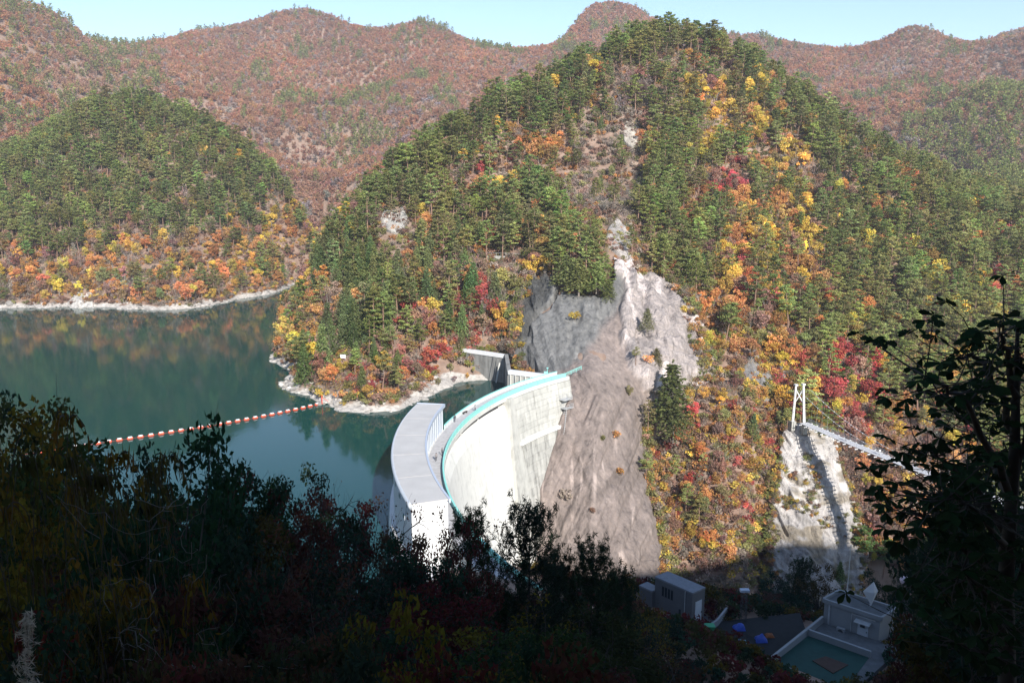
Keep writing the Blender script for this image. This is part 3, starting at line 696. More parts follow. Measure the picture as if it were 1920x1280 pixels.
fw.box((0, -.36, .2), (.9, .14, .36)); float_top = fw.mesh('float_top', M_WHITE)
n_f = int((seg[-1] - 1.5) / 2.42)
for k in range(n_f):
    d = 1.6 + k * 2.42; x_, y_ = np.interp(d, seg, BP[:, 0]), np.interp(d, seg, BP[:, 1]); x2, y2 = np.interp(d + .5, seg, BP[:, 0]), np.interp(d + .5, seg, BP[:, 1])
    words = ['first', 'second', 'third', 'fourth', 'fifth', 'sixth', 'seventh', 'eighth', 'ninth', 'tenth', 'eleventh', 'twelfth', 'thirteenth', 'fourteenth', 'fifteenth', 'sixteenth', 'seventeenth', 'eighteenth', 'nineteenth', 'twentieth']
    lab = ('red and white boom float, %s out from the rocky point' % words[k]) if k < 20 else 'red and white boom float near the shaded trees, %s float from the left end' % ['first','second','third','fourth','fifth','sixth','seventh','eighth','ninth','tenth','eleventh','twelfth'][min(11, n_f - 1 - k)]
    t = thing('boom_float', lab, 'buoy', (x_, y_, random.uniform(-.03, .03)), 'floats of the boom across the lake')
    t.rotation_euler = (0, 0, math.atan2(y2 - y_, x2 - x_) + random.uniform(-.06, .06))
    obj('float_body', float_body, t, True); obj('float_top', float_top, t, True)
q = atz(604, 757, 0.4); t = thing('boom_anchor', 'red anchor post at the water edge where the boom meets the rocky point', 'post', q)
MB().bar(q, q + np.array([0, 0, 2.6]), .16).build('post', M_RED, t); MB().bar(q + np.array([0, 0, 2.0]), q + np.array([1.6, .8, 0.6]), .08).build('stay', M_RED, t)

# ------------------------------------------------------------------ footbridge over the gorge
KB = 0.315
def bplane(px, py):                    # the sight line's point in the bridge's vertical plane
    r = ray(px, py); Y = (92.3 + 243.9 * KB) / (r[0] / r[1] + KB); return at(px, py, Y)
M_DECK = plain('pale_deck_grating', (0.6, 0.6, 0.62), 0.6, 0.08, 2.0)
BD = [bplane(*q) for q in [(1507, 792), (1553, 812), (1600, 832), (1650, 852), (1700, 872), (1753, 891), (1806, 911)]]
dirv = Vector((KB, -1.0, 0)).normalized(); side = Vector((dirv.y, -dirv.x, 0))     # side points to -x
b0 = Vector(BD[0])
ds = [(Vector(q) - b0).to_2d().length for q in BD]; zs = [q[2] for q in BD]
cf = np.polyfit(ds, zs, 2)
def bz(d): return float(np.interp(d, ds + [95], zs + [zs[-1] + 1.0]))
def bp(d, s_=0.0, dz=0.0): return b0 + dirv * d + side * s_ + Vector((0, 0, bz(d) - b0.z + dz))
LB = 92.0
br = thing('footbridge', 'narrow grey suspension footbridge with mesh sides and white tower over the gorge', 'bridge', b0)
for k in range(46):
    d0, d1 = k * 2.0 + .03, (k + 1) * 2.0 - .03
    MB().hexa([bp(d0, 1.5, -.12), bp(d0, -1.5, -.12), bp(d1, -1.5, -.12), bp(d1, 1.5, -.12), bp(d0, 1.5), bp(d0, -1.5), bp(d1, -1.5), bp(d1, 1.5)]).build('deck_panel', M_DECK, br)
for k in range(37):
    d = 1.0 + k * 2.5; MB().bar(bp(d, 2.5, -.3), bp(d, -2.5, -.3), .18, 4).build('cross_beam', M_WHITE, br)
for s_ in (1.52, -1.52):
    for h_ in (.4, .75, 1.15): MB().tube([bp(d, s_, h_) for d in np.linspace(0, LB, 24)], .035, 4).build('handrail', M_STEEL, br)
    pk = MB()
    for d in np.arange(0, LB, 0.5): pk.bar(bp(d, s_, 0), bp(d, s_, 1.15), .018, 3, None, False)
    q = pk.build('balusters', M_STEEL, br); q['kind'] = 'stuff'
def sag(d): return 10.2 - 9.0 * (1 - ((d - 46) / 46.0) ** 2)
for s_ in (2.0, -2.0):
    MB().tube([bp(d, s_, 0) + Vector((0, 0, sag(d) - (bz(d) - b0.z) * 0)) for d in np.linspace(0, LB, 30)], .06, 5).build('main_cable', M_STEEL, br)
    for d in np.arange(3.5, LB, 2.5):
        p = bp(d, s_, -.25); MB().bar(p, bp(d, s_, sag(d)), .022, 3).build('hanger', M_STEEL, br)
        MB().box(bp(d, s_, sag(d)), (.2, .2, .2)).build('clamp', M_WHITE, br)
    MB().bar(b0 + side * s_ + Vector((0, 0, 10.2)), b0 + side * s_ - dirv * 24 + Vector((0, 0, 4)), .06, 5).build('anchor_cable', M_STEEL, br)
tw = thing('bridge_tower', 'white tower of two slightly splayed legs braced with an X at the bridge end', 'tower', b0)
lt, lb_ = at(1492.5, 722, 246.5), at(1486, 790, 246.5); rt, rb = at(1506.5, 721, 245.0), at(1507.5, 797, 245.0)
for a_, b_ in ((lb_, lt), (rb, rt)): MB().bar(b_, a_, .37, 4, .5).build('leg', M_WHITE, tw)
f_ = lambda a, b, t_: Vector(a).lerp(Vector(b), t_)
MB().bar(f_(lt, lb_, .1), f_(rt, rb, .48), .2, 4).build('brace', M_WHITE, tw); MB().bar(f_(rt, rb, .1), f_(lt, lb_, .5), .2, 4).build('brace', M_WHITE, tw)
for q in (lt, rt): MB().box((q[0], q[1], q[2] + .1), (1.0, 1.0, .5), .3).build('saddle', M_WHITE, tw)
for q in (lb_, rb): MB().box((q[0], q[1], q[2] - 1.3), (1.6, 1.6, 3.0), .3).build('footing', M_OLD, tw)

# ------------------------------------------------------------------ buildings on the shaded terrace
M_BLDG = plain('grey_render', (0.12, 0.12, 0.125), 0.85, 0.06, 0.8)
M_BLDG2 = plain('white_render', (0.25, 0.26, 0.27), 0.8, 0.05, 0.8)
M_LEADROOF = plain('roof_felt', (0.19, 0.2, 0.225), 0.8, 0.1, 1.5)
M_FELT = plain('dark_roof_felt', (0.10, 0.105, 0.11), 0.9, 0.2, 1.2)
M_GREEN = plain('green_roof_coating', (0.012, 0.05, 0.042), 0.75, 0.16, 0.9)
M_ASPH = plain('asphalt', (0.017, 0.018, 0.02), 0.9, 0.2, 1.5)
M_BROWN = plain('rusty_sheet', (0.06, 0.035, 0.026), 0.8, 0.2, 2)
M_BLUE = plain('blue_tarpaulin', (0.03, 0.07, 0.34), 0.45, 0.15, 2)
M_CYAN = plain('pale_blue_tarpaulin', (0.12, 0.3, 0.4), 0.45, 0.15, 2)
ZT = -0.3
def quad_block(mb, pts, z0, z1):
    pts = [Vector((p[0], p[1], 0)) for p in pts]
    area = sum(pts[i].x * pts[(i + 1) % 4].y - pts[(i + 1) % 4].x * pts[i].y for i in range(4))
    if area < 0: pts = pts[::-1]
    return mb.hexa([(p.x, p.y, z0) for p in pts] + [(p.x, p.y, z1) for p in pts])
def inset(pts, k):
    c = sum((Vector((p[0], p[1])) for p in pts), Vector((0, 0))) / 4
    return [tuple(c + (Vector((p[0], p[1])) - c) * k) for p in pts]
ZR = 4.7
fl, blk, brk, fr = [atz(px, py, ZR) for px, py in [(1228, 1080), (1252, 1070), (1322, 1099), (1299, 1111)]]
brk = np.array([fr[0] + blk[0] - fl[0], fr[1] + blk[1] - fl[1], ZR])
b1 = thing('gatekeeper_building', 'boxy grey two level building with pale flat roof on the shaded terrace', 'building', (fl[0], fl[1], ZT))
PB1 = P4 = [fl, fr, brk, blk]
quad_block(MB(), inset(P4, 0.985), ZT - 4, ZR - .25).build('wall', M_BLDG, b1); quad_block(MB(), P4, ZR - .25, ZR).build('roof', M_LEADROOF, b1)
U = (Vector(fr) - Vector(fl)).normalized(); W = (Vector(fl) - Vector(blk)).normalized(); NF = Vector((U.y, -U.x, 0)); LU = (Vector(fr) - Vector(fl)).length
WB = (Vector(blk) - Vector(fl)).normalized(); LW = (Vector(blk) - Vector(fl)).length
def wall_item(base, along, out, a0, a1, z0, z1, d=0.06):
    p = [base + along * a0 - out * .05, base + along * a0 + out * d, base + along * a1 + out * d, base + along * a1 - out * .05]
    return quad_block(MB(), p, z0, z1)
B0 = Vector(fl)
for a0 in (.2, .28, .36, .44):
    w_ = wall_item(B0, U, NF, LU * a0 , LU * (a0 + .06), 2.1, 3.7, .0).build('window', M_DARK, b1); wall_item(B0, U, NF, LU * a0 + .06, LU * (a0 + .06) - .06, 2.2, 3.6, .03).build('pane', M_GLASS, w_)
w_ = wall_item(B0, U, NF, LU * .66, LU * .72, 0.3, 1.3, .0).build('window', M_DARK, b1); wall_item(B0, U, NF, LU * .67, LU * .71, .4, 1.2, .03).build('pane', M_GLASS, w_)
NR = Vector((WB.y, -WB.x, 0)); B1 = Vector(fr)
d_ = wall_item(B1, WB, NR, LW * .25, LW * .75, ZT, 3.0, .02).build('door', M_PALEGREY, b1); wall_item(B1, WB, NR, LW * .7, LW * .78, 1.0, 1.2, .1).build('handle', M_DARK, d_)
MB().bar(B0 + U * LU * .82 + NF * .1 + Vector((0, 0, ZT - ZR)), B0 + U * LU * .82 + NF * .1 + Vector((0, 0, -.2)), .06).build('downpipe', M_STEEL, b1)
an = [Vector(fl) - U * 2.4 + WB * .6, Vector(fl) + U * .1 + WB * .6 - WB * 0, Vector(fl) + U * .1 + WB * LW * .85, Vector(fl) - U * 2.4 + WB * LW * .85]
an = [p - WB * 1.2 for p in an]
quad_block(MB(), inset(an, .985), ZT - 4, 2.3).build('annexe_wall', M_BLDG, b1); quad_block(MB(), an, 2.3, 2.55).build('annexe_roof', M_LEADROOF, b1)
tp = [Vector(fl) - U * 3.5 - WB * 2.2, Vector(fr) + U * 1.5 - WB * 2.2, Vector(fr) + U * 1.5 + WB * (LW + 1), Vector(fl) - U * 3.5 + WB * (LW + 1)]
tag(quad_block(MB(), tp, ZT - 5, ZT - .05).build('building_plinth', M_BLDG), 'concrete plinth under the boxy grey building on the terrace', 'plinth')
# white building with the antenna
ZR2 = 3.9
f2l, f2r, k2l = [atz(px, py, ZR2) for px, py in [(1544, 1121), (1653, 1156), (1574, 1105)]]
k2r = f2r + k2l - f2l; Q4 = [f2l, f2r, k2r, k2l]
b2 = thing('control_building', 'white flat roofed building with dark roof deck and parapet beside a lattice mast', 'building', (f2l[0], f2l[1], ZT))
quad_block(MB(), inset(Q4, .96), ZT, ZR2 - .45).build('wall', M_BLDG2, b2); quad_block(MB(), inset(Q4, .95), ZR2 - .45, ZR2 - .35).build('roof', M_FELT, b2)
for i in range(4):
    a_, c_ = Vector(Q4[i]), Vector(Q4[(i + 1) % 4]); wallrun(MB(), [tuple(a_.to_2d()), tuple(c_.to_2d())], .3, ZR2 - .6, ZR2 + (.012 * i)).build('parapet', M_BLDG2, b2)
U2 = (Vector(f2r) - Vector(f2l)).normalized(); N2 = Vector((U2.y, -U2.x, 0)); L2 = (Vector(f2r) - Vector(f2l)).length; B2 = Vector(f2l); W2 = (Vector(k2l) - Vector(f2l)).normalized()
B2i = B2 + W2 * ((Vector(k2l) - Vector(f2l)).length * .02)
d_ = wall_item(B2i, U2, N2, L2 * .62, L2 * .8, ZT, 2.1, .06).build('door', M_PALEGREY, b2); wall_item(B2i, U2, N2, L2 * .77, L2 * .78, .8, 1.0, .14).build('handle', M_DARK, d_)
quad_block(MB(), [B2i + U2 * L2 * .58, B2i + U2 * L2 * .84, B2i + U2 * L2 * .84 + N2 * 1.1, B2i + U2 * L2 * .58 + N2 * 1.1], 2.35, 2.45).build('awning', M_STEEL, b2)
w_ = wall_item(B2i, U2, N2, L2 * .66, L2 * .74, 1.4, 1.9, .09).build('window', M_DARK, b2)
wall_item(B2i, U2, N2, L2 * .1, L2 * .13, ZT, 3.3, .1).build('downpipe', M_STEEL, b2); wall_item(B2i, U2, N2, L2 * .5, L2 * .51, ZT, 3.0, .08).build('conduit', M_STEEL, b2); wall_item(B2i, U2, N2, L2 * .5, L2 * .9, 2.9, 3.0, .08).build('conduit', M_STEEL, b2)
q = B2 + U2 * L2 * .38 + N2 * .9; t = thing('air_conditioner', 'white outdoor air conditioner unit standing against the white building', 'air conditioner', (q.x, q.y, ZT))
MB().box((q.x, q.y, ZT + .6), (1.1, .5, 1.0), math.atan2(U2.y, U2.x)).build('casing', M_BLDG2, t)
MB().bar(Vector((q.x, q.y, ZT + .6)) + N2 * .24, Vector((q.x, q.y, ZT + .6)) + N2 * .28, .36, 14).build('fan_grille', M_DARK, t)
for e in (-.4, .4): MB().box((q.x + U2.x * e, q.y + U2.y * e, ZT + .05), (.12, .5, .1), math.atan2(U2.y, U2.x)).build('foot', M_DARK, t)
# antenna: faceted white horn panel on a short mast
q = Vector(atz(1632, 1136, ZR2 - .35)); t = thing('antenna', 'tall white kite shaped antenna panel on the roof of the white building', 'antenna', q)
s0 = Vector((-.35, -.94, 0)); s1 = Vector((.94, -.35, 0))
o_ = q + Vector((0, 0, .2)); tip = o_ + Vector((0, 0, 3.6)) + s1 * .15; lo = o_ + s1 * .1; L_ = o_ - s1 * 1.15 + Vector((0, 0, 1.9)); R_ = o_ + s1 * .8 + Vector((0, 0, 2.3)); c_ = o_ + s0 * .35 + Vector((0, 0, 2.0)) + s1 * .35; bk = o_ - s0 * .7 + Vector((0, 0, 2.0))
m_ = MB()
for a, b in ((tip, L_), (L_, lo), (lo, R_), (R_, tip)): m_.tri(c_, a, b); m_.tri(bk, b, a)
m_.build('panel', M_WHITE, t); MB().bar(q, q + Vector((0, 0, 2.0)) - s0 * .3, .12).build('mast', M_STEEL, t)
# lattice mast
def lattice(label, base, hgt, w0, w1, mat, n=8):
    t = thing('lattice_mast', label, 'mast', base); base = Vector(base)
    cor = lambda k, z: base + Vector(((-1, 1, 1, -1)[k] * (w0 + (w1 - w0) * z / hgt) / 2, (-1, -1, 1, 1)[k] * (w0 + (w1 - w0) * z / hgt) / 2, z))
    for k in range(4): MB().bar(cor(k, 0), cor(k, hgt), .05, 4).build('leg', mat, t)
    for j in range(n):
        za, zb = hgt * j / n, hgt * (j + 1) / n
        for k in range(4):
            MB().bar(cor(k, za), cor((k + 1) % 4, zb), .025, 3).build('brace', mat, t); MB().bar(cor(k, zb), cor((k + 1) % 4, zb), .025, 3).build('strut', mat, t)
    return t
q = atz(1684, 1205, ZT); t = lattice('dark steel lattice mast with a pale drum on top, right of the white building', q, 9.0, 1.9, 1.1, M_DARK, 8)
MB().lathe((q[0], q[1], 9.0 + ZT), [(.1, 0), (.5, .1), (.62, .5), (.4, .9), (.05, 1.0)], 12).build('drum', plain('faded_pink_plastic', (0.5, .4, .45), .6), t)
q = atz(1393, 1163, ZT); t = lattice('slim dark lattice mast carrying a flat lamp at the gorge edge', q, 4.6, .8, .6, M_DARK, 6)
MB().box((q[0], q[1], ZT + 4.8), (1.3, .7, .35)).build('lamp_head', M_BLUEGREY, t)
q = atz(1587, 1125, ZR2 - .3); t = thing('pole', 'tall thin steel pole with a crossarm behind the white building', 'pole', q)
MB().bar(q, q + np.array([0, 0, 8.6]), .07).build('shaft', M_STEEL, t); MB().bar(q + np.array([-.9, 0, 7.8]), q + np.array([.9, 0, 7.8]), .04).build('crossarm', M_STEEL, t); MB().box(q + np.array([0, -.2, 1.2]), (.6, .3, .6)).build('meter_box', M_BLUEGREY, t)
# roof deck with the green coating
g0, g1, g2, g3 = [atz(px, py, .3) for px, py in [(1542, 1166), (1443, 1246), (1560, 1330), (1690, 1215)]]
gd = thing('green_roof', 'low building roof coated green with a pale parapet, in front of the white building', 'building', (g1[0], g1[1], ZT))
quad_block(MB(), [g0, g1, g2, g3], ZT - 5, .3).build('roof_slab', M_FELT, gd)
e0, e1 = atz(1515, 1190, .31), atz(1632, 1232, .31)
quad_block(MB(), inset([e0, g1, g2, e1], .97), .3, .34).build('green_coating', M_GREEN, gd)
for a_, c_, h_ in ((g0, g1, 1.0), (e0, e1, .95), (g1, g2, .9)): wallrun(MB(), [tuple(a_[:2]), tuple(c_[:2])], .35, .3, .3 + h_).build('parapet', M_BLDG2, gd)
p4 = [atz(px, py, .36) for px, py in [(1523, 1238), (1548, 1230), (1590, 1246), (1562, 1262)]]; quad_block(MB(), p4, .34, .44).build('hatch', M_BROWN, gd)
q = atz(1478, 1262, .34); tag(MB().box(q + np.array([0, 0, .3]), (1.0, .6, .6), .5).build('roof_vent', M_BLDG2), 'small white vent box in the corner of the green roof', 'vent')
# yard
YD = [atz(px, py, ZT + .06) for px, py in [(1300, 1330), (1340, 1165), (1500, 1148), (1560, 1330)]]
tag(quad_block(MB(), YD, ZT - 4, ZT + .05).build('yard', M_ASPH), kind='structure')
def tarp(px, py, sx_, sy_, h_, mat, label):
    q = atz(px, py, ZT + .05); X_, Y_ = np.meshgrid(np.linspace(-1, 1, 13), np.linspace(-1, 1, 11))
    Z_ = h_ * np.clip(1 - np.maximum(np.abs(X_), np.abs(Y_)) ** 3, 0, 1) * (0.8 + .35 * fbm(X_ * 1.5 + px, Y_ * 1.5, 7, 2)) + .02
    tag(obj('tarpaulin', grid_mesh('tarpaulin', q[0] + X_ * sx_ + .1 * fbm(X_ * 2, Y_ * 2 + px, 3, 2), q[1] + Y_ * sy_, q[2] + Z_, mat)), label, 'tarpaulin')
tarp(1386, 1178, .85, .7, .9, M_BLUE, 'rounded bright blue tarpaulin bundle at the back of the yard')
tarp(1384, 1204, 1.25, .7, .35, M_CYAN, 'flat pale blue tarpaulin spread over a low stack in the yard')
tarp(1427, 1200, .8, .7, 1.0, M_BLUE, 'pointed dark blue tarpaulin beside an orange heap in the yard')
tarp(1395, 1236, 1.0, .8, .9, M_BLUE, 'blue tarpaulin heap nearest the green roof, behind bare twigs')
tarp(1443, 1192, .6, .5, .6, plain('orange_sheet', (.22, .07, .02), .6), 'small orange sheet thrown over a heap in the yard')
q = atz(1330, 1188, ZT + .05); t = thing('waste_bin', 'green waste bin beside the boxy grey building', 'bin', q)
m_ = MB(); m_.hexa([tuple(q + np.array(v)) for v in ((-.5, -.4, 0), (.5, -.4, 0), (.5, .4, 0), (-.5, .4, 0), (-.65, -.5, 1.3), (.65, -.5, 1.3), (.65, .5, 1.3), (-.65, .5, 1.3))]); m_.build('body', plain('green_bin', (.03, .22, .1), .5), t)
MB().box(q + np.array([0, 0, 1.36]), (1.4, 1.1, .1)).build('lid', plain('green_lid', (.04, .28, .14), .5), t)
q = atz(1320, 1215, ZT + .05); t = thing('sign', 'small leaning white notice board on the edge of the yard', 'sign', q)
MB().box(q + np.array([0, 0, .9]), (.5, .05, .7)).build('board', M_WHITE, t); MB().bar(q + np.array([0, .06, 0]), q + np.array([0, .06, 1.2]), .04).build('post', M_STEEL, t)
w0, w1, w2 = atz(1300, 1205, ZT), atz(1345, 1172, ZT), atz(1362, 1150, ZT)
t = thing('boundary_wall', 'low pale concrete wall along the gorge side of the yard', 'wall', w1)
for a_, c_ in ((w0, w1), (w1, w2)): wallrun(MB(), [tuple(a_[:2]), tuple(c_[:2])], .3, ZT - 3, ZT + 1.0 + (.02 if a_ is w1 else 0)).build('wall_panel', M_BLDG2, t)
q = atz(1672, 1210, ZT); tag(MB().lathe(q, [(.1, 0), (.32, .12), (.38, .35), (.28, .6), (.06, .7)], 12).build('gas_bottle', M_WHITE), 'small white gas bottle at the foot of the lattice mast', 'gas bottle')
t = thing('steel_ladder', 'dark steel ladder stair climbing the cliff behind the slim mast', 'ladder', at(1378, 1152, 130))
l0, l1 = Vector(at(1374, 1158, 120)), Vector(at(1390, 1104, 124))
for e in (-.45, .45): MB().bar(l0 + Vector((e, 0, 0)), l1 + Vector((e, 0, 0)), .06, 4).build('stile', M_DARK, t)
for k in range(12): p = l0.lerp(l1, (k + .5) / 12); MB().box(p, (.95, .3, .08)).build('tread', M_DARK, t)

# ------------------------------------------------------------------ people
def person(label, base, rz, pose, shirt, trousers, hgt=1.7):
    e = thing('person', label, 'person', base); e.rotation_euler = (0, 0, rz); k = hgt / 1.7
    J = {'pelvis': (0, 0, .92), 'waist': (0, 0, 1.08), 'chest': (0, .02, 1.3), 'neck': (0, .01, 1.46), 'head': (0, .04, 1.56), 'top': (0, .03, 1.66)}
    E_ = [('pelvis', 'waist'), ('waist', 'chest'), ('chest', 'neck'), ('neck', 'head'), ('head', 'top')]
    Rr = {'pelvis': .15, 'waist': .135, 'chest': .17, 'neck': .06, 'head': .1, 'top': .075}
    lean = .25 if pose == 'lean' else 0.0
    for sg, n in ((-1, 'l'), (1, 'r')):
        st = .16 * sg if pose == 'walk' else 0
        J.update({n + 'hip': (.09 * sg, 0, .86), n + 'knee': (.1 * sg, st + .03, .48), n + 'ank': (.1 * sg, st * 1.7 - .02, .08), n + 'toe': (.11 * sg, st * 1.7 + .14, .04),
                  n + 'sh': (.19 * sg, .01, 1.38), n + 'elb': (.25 * sg, lean * .8 - st * .5, 1.1 + lean * .2), n + 'wri': (.23 * sg, .08 + lean * 1.5 - st, .88 + lean * .9), n + 'hand': (.22 * sg, .12 + lean * 1.7 - st, .78 + lean)})
        E_ += [('pelvis', n + 'hip'), (n + 'hip', n + 'knee'), (n + 'knee', n + 'ank'), (n + 'ank', n + 'toe'), ('chest', n + 'sh'), (n + 'sh', n + 'elb'), (n + 'elb', n + 'wri'), (n + 'wri', n + 'hand')]
        Rr.update({n + 'hip': .1, n + 'knee': .065, n + 'ank': .045, n + 'toe': .04, n + 'sh': .07, n + 'elb': .048, n + 'wri': .034, n + 'hand': .038})
    names = list(J); me = bpy.data.meshes.new('body'); me.from_pydata([tuple(c * k for c in J[n]) for n in names], [(names.index(a), names.index(b)) for a, b in E_], [])
    o = obj('body', me, e, True); m = o.modifiers.new('skin', 'SKIN'); me.skin_vertices.new() if not me.skin_vertices else None
    for v, n in zip(me.skin_vertices[0].data, names): v.radius = (Rr[n] * k, Rr[n] * k); v.use_root = n == 'pelvis'
    mm = N('clothes'); gz = mm.n('ShaderNodeTexCoord'); sp = mm.n('ShaderNodeSeparateXYZ'); mm.l(gz.outputs['Object'], sp.inputs[0])
    mm.col(mm.ramp(mm.math('DIVIDE', sp.outputs[2], 1.7 * k), [(0, (.02, .02, .02)), (.055, trousers), (.54, shirt), (.86, (.45, .28, .2))], 'CONSTANT')); o.data.materials.append(mm.m)
    sb = o.modifiers.new('round', 'SUBSURF'); sb.levels = 1; sb.render_levels = 1
    hb = MB(); hb.lathe((0, .01 * k, 1.58 * k), [(.1 * k, -.03), (.118 * k, .04), (.1 * k, .1), (.05 * k, .135), (.01, .14)], 10); hb.build('hair', plain('dark_hair', (.02, .016, .014), .7), e, False, True)
    return e
PH = [(853, 791, 'walk', (.04, .04, .05), (.05, .05, .07), 'person in dark clothes walking on the crest road just past the gatehouse end', .4),
      (891 + 6, 765, 'lean', (.3, .28, .28), (.06, .05, .06), 'person leaning by the lake side railing near a bench on the crest', 2.2),
      (829, 855, 'stand', (.03, .03, .04), (.05, .05, .06), 'person in black standing by the teal railing beside the gatehouse', -1.2),
      (818, 864, 'walk', (.22, .2, .2), (.08, .08, .09), 'person in grey walking close to the gatehouse wall', .2)]
PH[1] = (891, 771, *PH[1][2:])
for px, py, pose, sh_, tr_, lab, rz in PH:
    q = atz(px, py, 9.06); person(lab, q, rz, pose, sh_, tr_)
q = bp(19.5, .2); person('person in dark clothes crossing the grey footbridge', q, 3.3, 'walk', (.03, .03, .04), (.05, .05, .07))
q = bp(33.0, .2); person('person in a white jacket further out along the grey footbridge', q, 3.3, 'walk', (.75, .75, .75), (.5, .5, .5))
q = atz(872, 775, 9.06); t = thing('bench', 'low dark bench on the crest road beside the lake side railing', 'bench', q); rz = math.radians(63)
for k in range(3): MB().box(q + np.array([-math.sin(rz) * (k - 1) * .16, math.cos(rz) * (k - 1) * .16, .45]), (1.8, .13, .05), rz).build('slat', M_BROWN, t)
for e in (-.7, .7): MB().box(q + np.array([math.cos(rz) * e, math.sin(rz) * e, .21]), (.1, .42, .42), rz).build('leg', M_DARK, t)

# ------------------------------------------------------------------ trees
def leaf_material(name, trans=0.4):
    m = N(name); t = m.t; a = m.n('ShaderNodeAttribute', attribute_name='tint', attribute_type='INSTANCER')
    r = m.n('ShaderNodeAttribute', attribute_name='rnd')
    oi = m.n('ShaderNodeObjectInfo')
    hs = m.n('ShaderNodeHueSaturation'); m.l(a.outputs['Color'], hs.inputs['Color'])
    m.l(m.math('ADD', m.math('MULTIPLY', r.outputs['Fac'], 0.8), 0.6), hs.inputs['Value'])
    m.l(m.math('ADD', m.math('MULTIPLY', m.math('FRACT', m.math('MULTIPLY', r.outputs['Fac'], 7.31)), 0.05), 0.475), hs.inputs['Hue'])
    d = m.n('ShaderNodeBsdfDiffuse'); tr = m.n('ShaderNodeBsdfTranslucent'); mx = m.n('ShaderNodeMixShader'); mx.inputs[0].default_value = trans
    m.l(hs.outputs[0], d.inputs[0]); m.l(hs.outputs[0], tr.inputs[0]); m.l(d.outputs[0], mx.inputs[1]); m.l(tr.outputs[0], mx.inputs[2])
    m.l(mx.outputs[0], m.out.inputs['Surface']); m.t.nodes.remove(m.b); return m.m
M_LEAF = leaf_material('leaves')
def bark(name, c): return plain(name, c, 0.9, 0.3, 3.0)
M_PINEBARK = bark('pine_bark', (0.24, 0.15, 0.11)); M_BARK = bark('grey_bark', (0.22, 0.19, 0.165))

class Leaves:
    def __init__(s, seed): s.r = np.random.default_rng(seed); s.p = []; s.n = []; s.a = []; s.b = []; s.k = []
    def clump(s, c, rad, n, la, lb, up=0.0, out=0.0, shell=0.0):
        r = s.r; d = r.normal(size=(n, 3)); d /= np.linalg.norm(d, axis=1, keepdims=True)
        q = r.uniform(shell, 1, n) ** (1 / 2.2)
        p = d * q[:, None] * np.array(rad) + np.array(c)
        nn = r.normal(size=(n, 3)); nn /= np.linalg.norm(nn, axis=1, keepdims=True); nn = nn + np.array([0, 0, up]) + d * out
        s.p.append(p); s.n.append(nn); f = r.uniform(0.65, 1.35, n); s.a.append(la * f); s.b.append(lb * f)
        s.k.append(np.clip(r.normal(0.5, 0.2, n) + r.normal(0, 0.1), 0, 1))
    def mesh(s, name, mat=M_LEAF):
        p = np.concatenate(s.p); n = np.concatenate(s.n); a = np.concatenate(s.a)[:, None]; b = np.concatenate(s.b)[:, None]; N_ = len(p)
        n = n / np.linalg.norm(n, axis=1, keepdims=True); h = s.r.normal(size=(N_, 3)); t1 = np.cross(n, h); t1 /= np.linalg.norm(t1, axis=1, keepdims=True); t2 = np.cross(n, t1)
        v = np.stack([p - t1 * a, p - t2 * b, p + t1 * a, p + t2 * b], 1).reshape(-1, 3)
        me = bpy.data.meshes.new(name); me.vertices.add(4 * N_); me.vertices.foreach_set('co', v.ravel())
        me.loops.add(4 * N_); me.loops.foreach_set('vertex_index', np.arange(4 * N_, dtype=np.int32))
        me.polygons.add(N_); me.polygons.foreach_set('loop_start', np.arange(0, 4 * N_, 4, dtype=np.int32)); me.update(calc_edges=True)
        at_ = me.attributes.new('rnd', 'FLOAT', 'FACE'); at_.data.foreach_set('value', np.concatenate(s.k).astype(np.float32))
        me.materials.append(mat); return me
def curve_to(a, b, bend, r, n=5):
    a, b = np.array(a, float), np.array(b, float); o = r.normal(size=3) * bend; return [a + (b - a) * t + o * math.sin(math.pi * t) for t in np.linspace(0, 1, n)]

def pine(seed, h=14.0, spread=3.0, start=0.42, lod=1.0):
    r = np.random.default_rng(seed); L = Leaves(seed + 1); T = MB()
    ln = r.normal(0, .05, 2) * h; tk = [(0, 0, -1.5), (ln[0] * .2, ln[1] * .2, h * .3), (ln[0] * .7, ln[1] * .7, h * .65), (ln[0], ln[1], h * .97)]
    T.tube(tk, [h * .014 + .05, h * .012 + .03, h * .009, .03], 6)
    axis = lambda t: np.array([np.interp(t, [0, .3, .65, 1], [q[k] for q in tk]) for k in (0, 1)] + [t * h])
    nb = int(24 * (0.6 if lod < 1 else 1)); ga = r.uniform(0, 6)
    for i in range(nb):
        t = start + (1 - start) * (i / nb) ** 0.9; u = (t - start) / (1 - start)
        if r.random() < .12: continue
        ln_ = spread * (0.62 + .5 * math.sin(min(1, u * 1.7 + .25) * math.pi * .5) * 1.0) * (1 - u ** 2.2 * .82) * r.uniform(.7, 1.2)
        az = ga + i * 2.4 + r.uniform(-.5, .5); a = axis(t); rise = r.uniform(-.02, .22) * ln_ + u * .5
        b = a + np.array([math.cos(az) * ln_, math.sin(az) * ln_, rise])
        if lod >= 1: T.tube(curve_to(a, b, .12, r, 4), [.07 * (1 - u * .6), .05, .035, .015], 3)
        for f in ((.45, .75, 1.0) if ln_ > 1.8 else (.65, 1.0)):
            c = a + (b - a) * f + np.array([r.normal(0, .35), r.normal(0, .35), .1]); w = (.75 + .45 * r.random()) * (1 - .3 * u)
            if lod >= 1: L.clump(c, (w, w, .26), 26, .34, .15, up=1.2)
            else: L.clump(c, (w, w, .3), 4, .75, .45, up=1.0)
    c = axis(1.0); (L.clump(c, (.5, .5, .6), 24, .3, .13, up=.5) if lod >= 1 else L.clump(c, (.5, .5, .6), 4, .6, .4, up=.5))
    return T, L
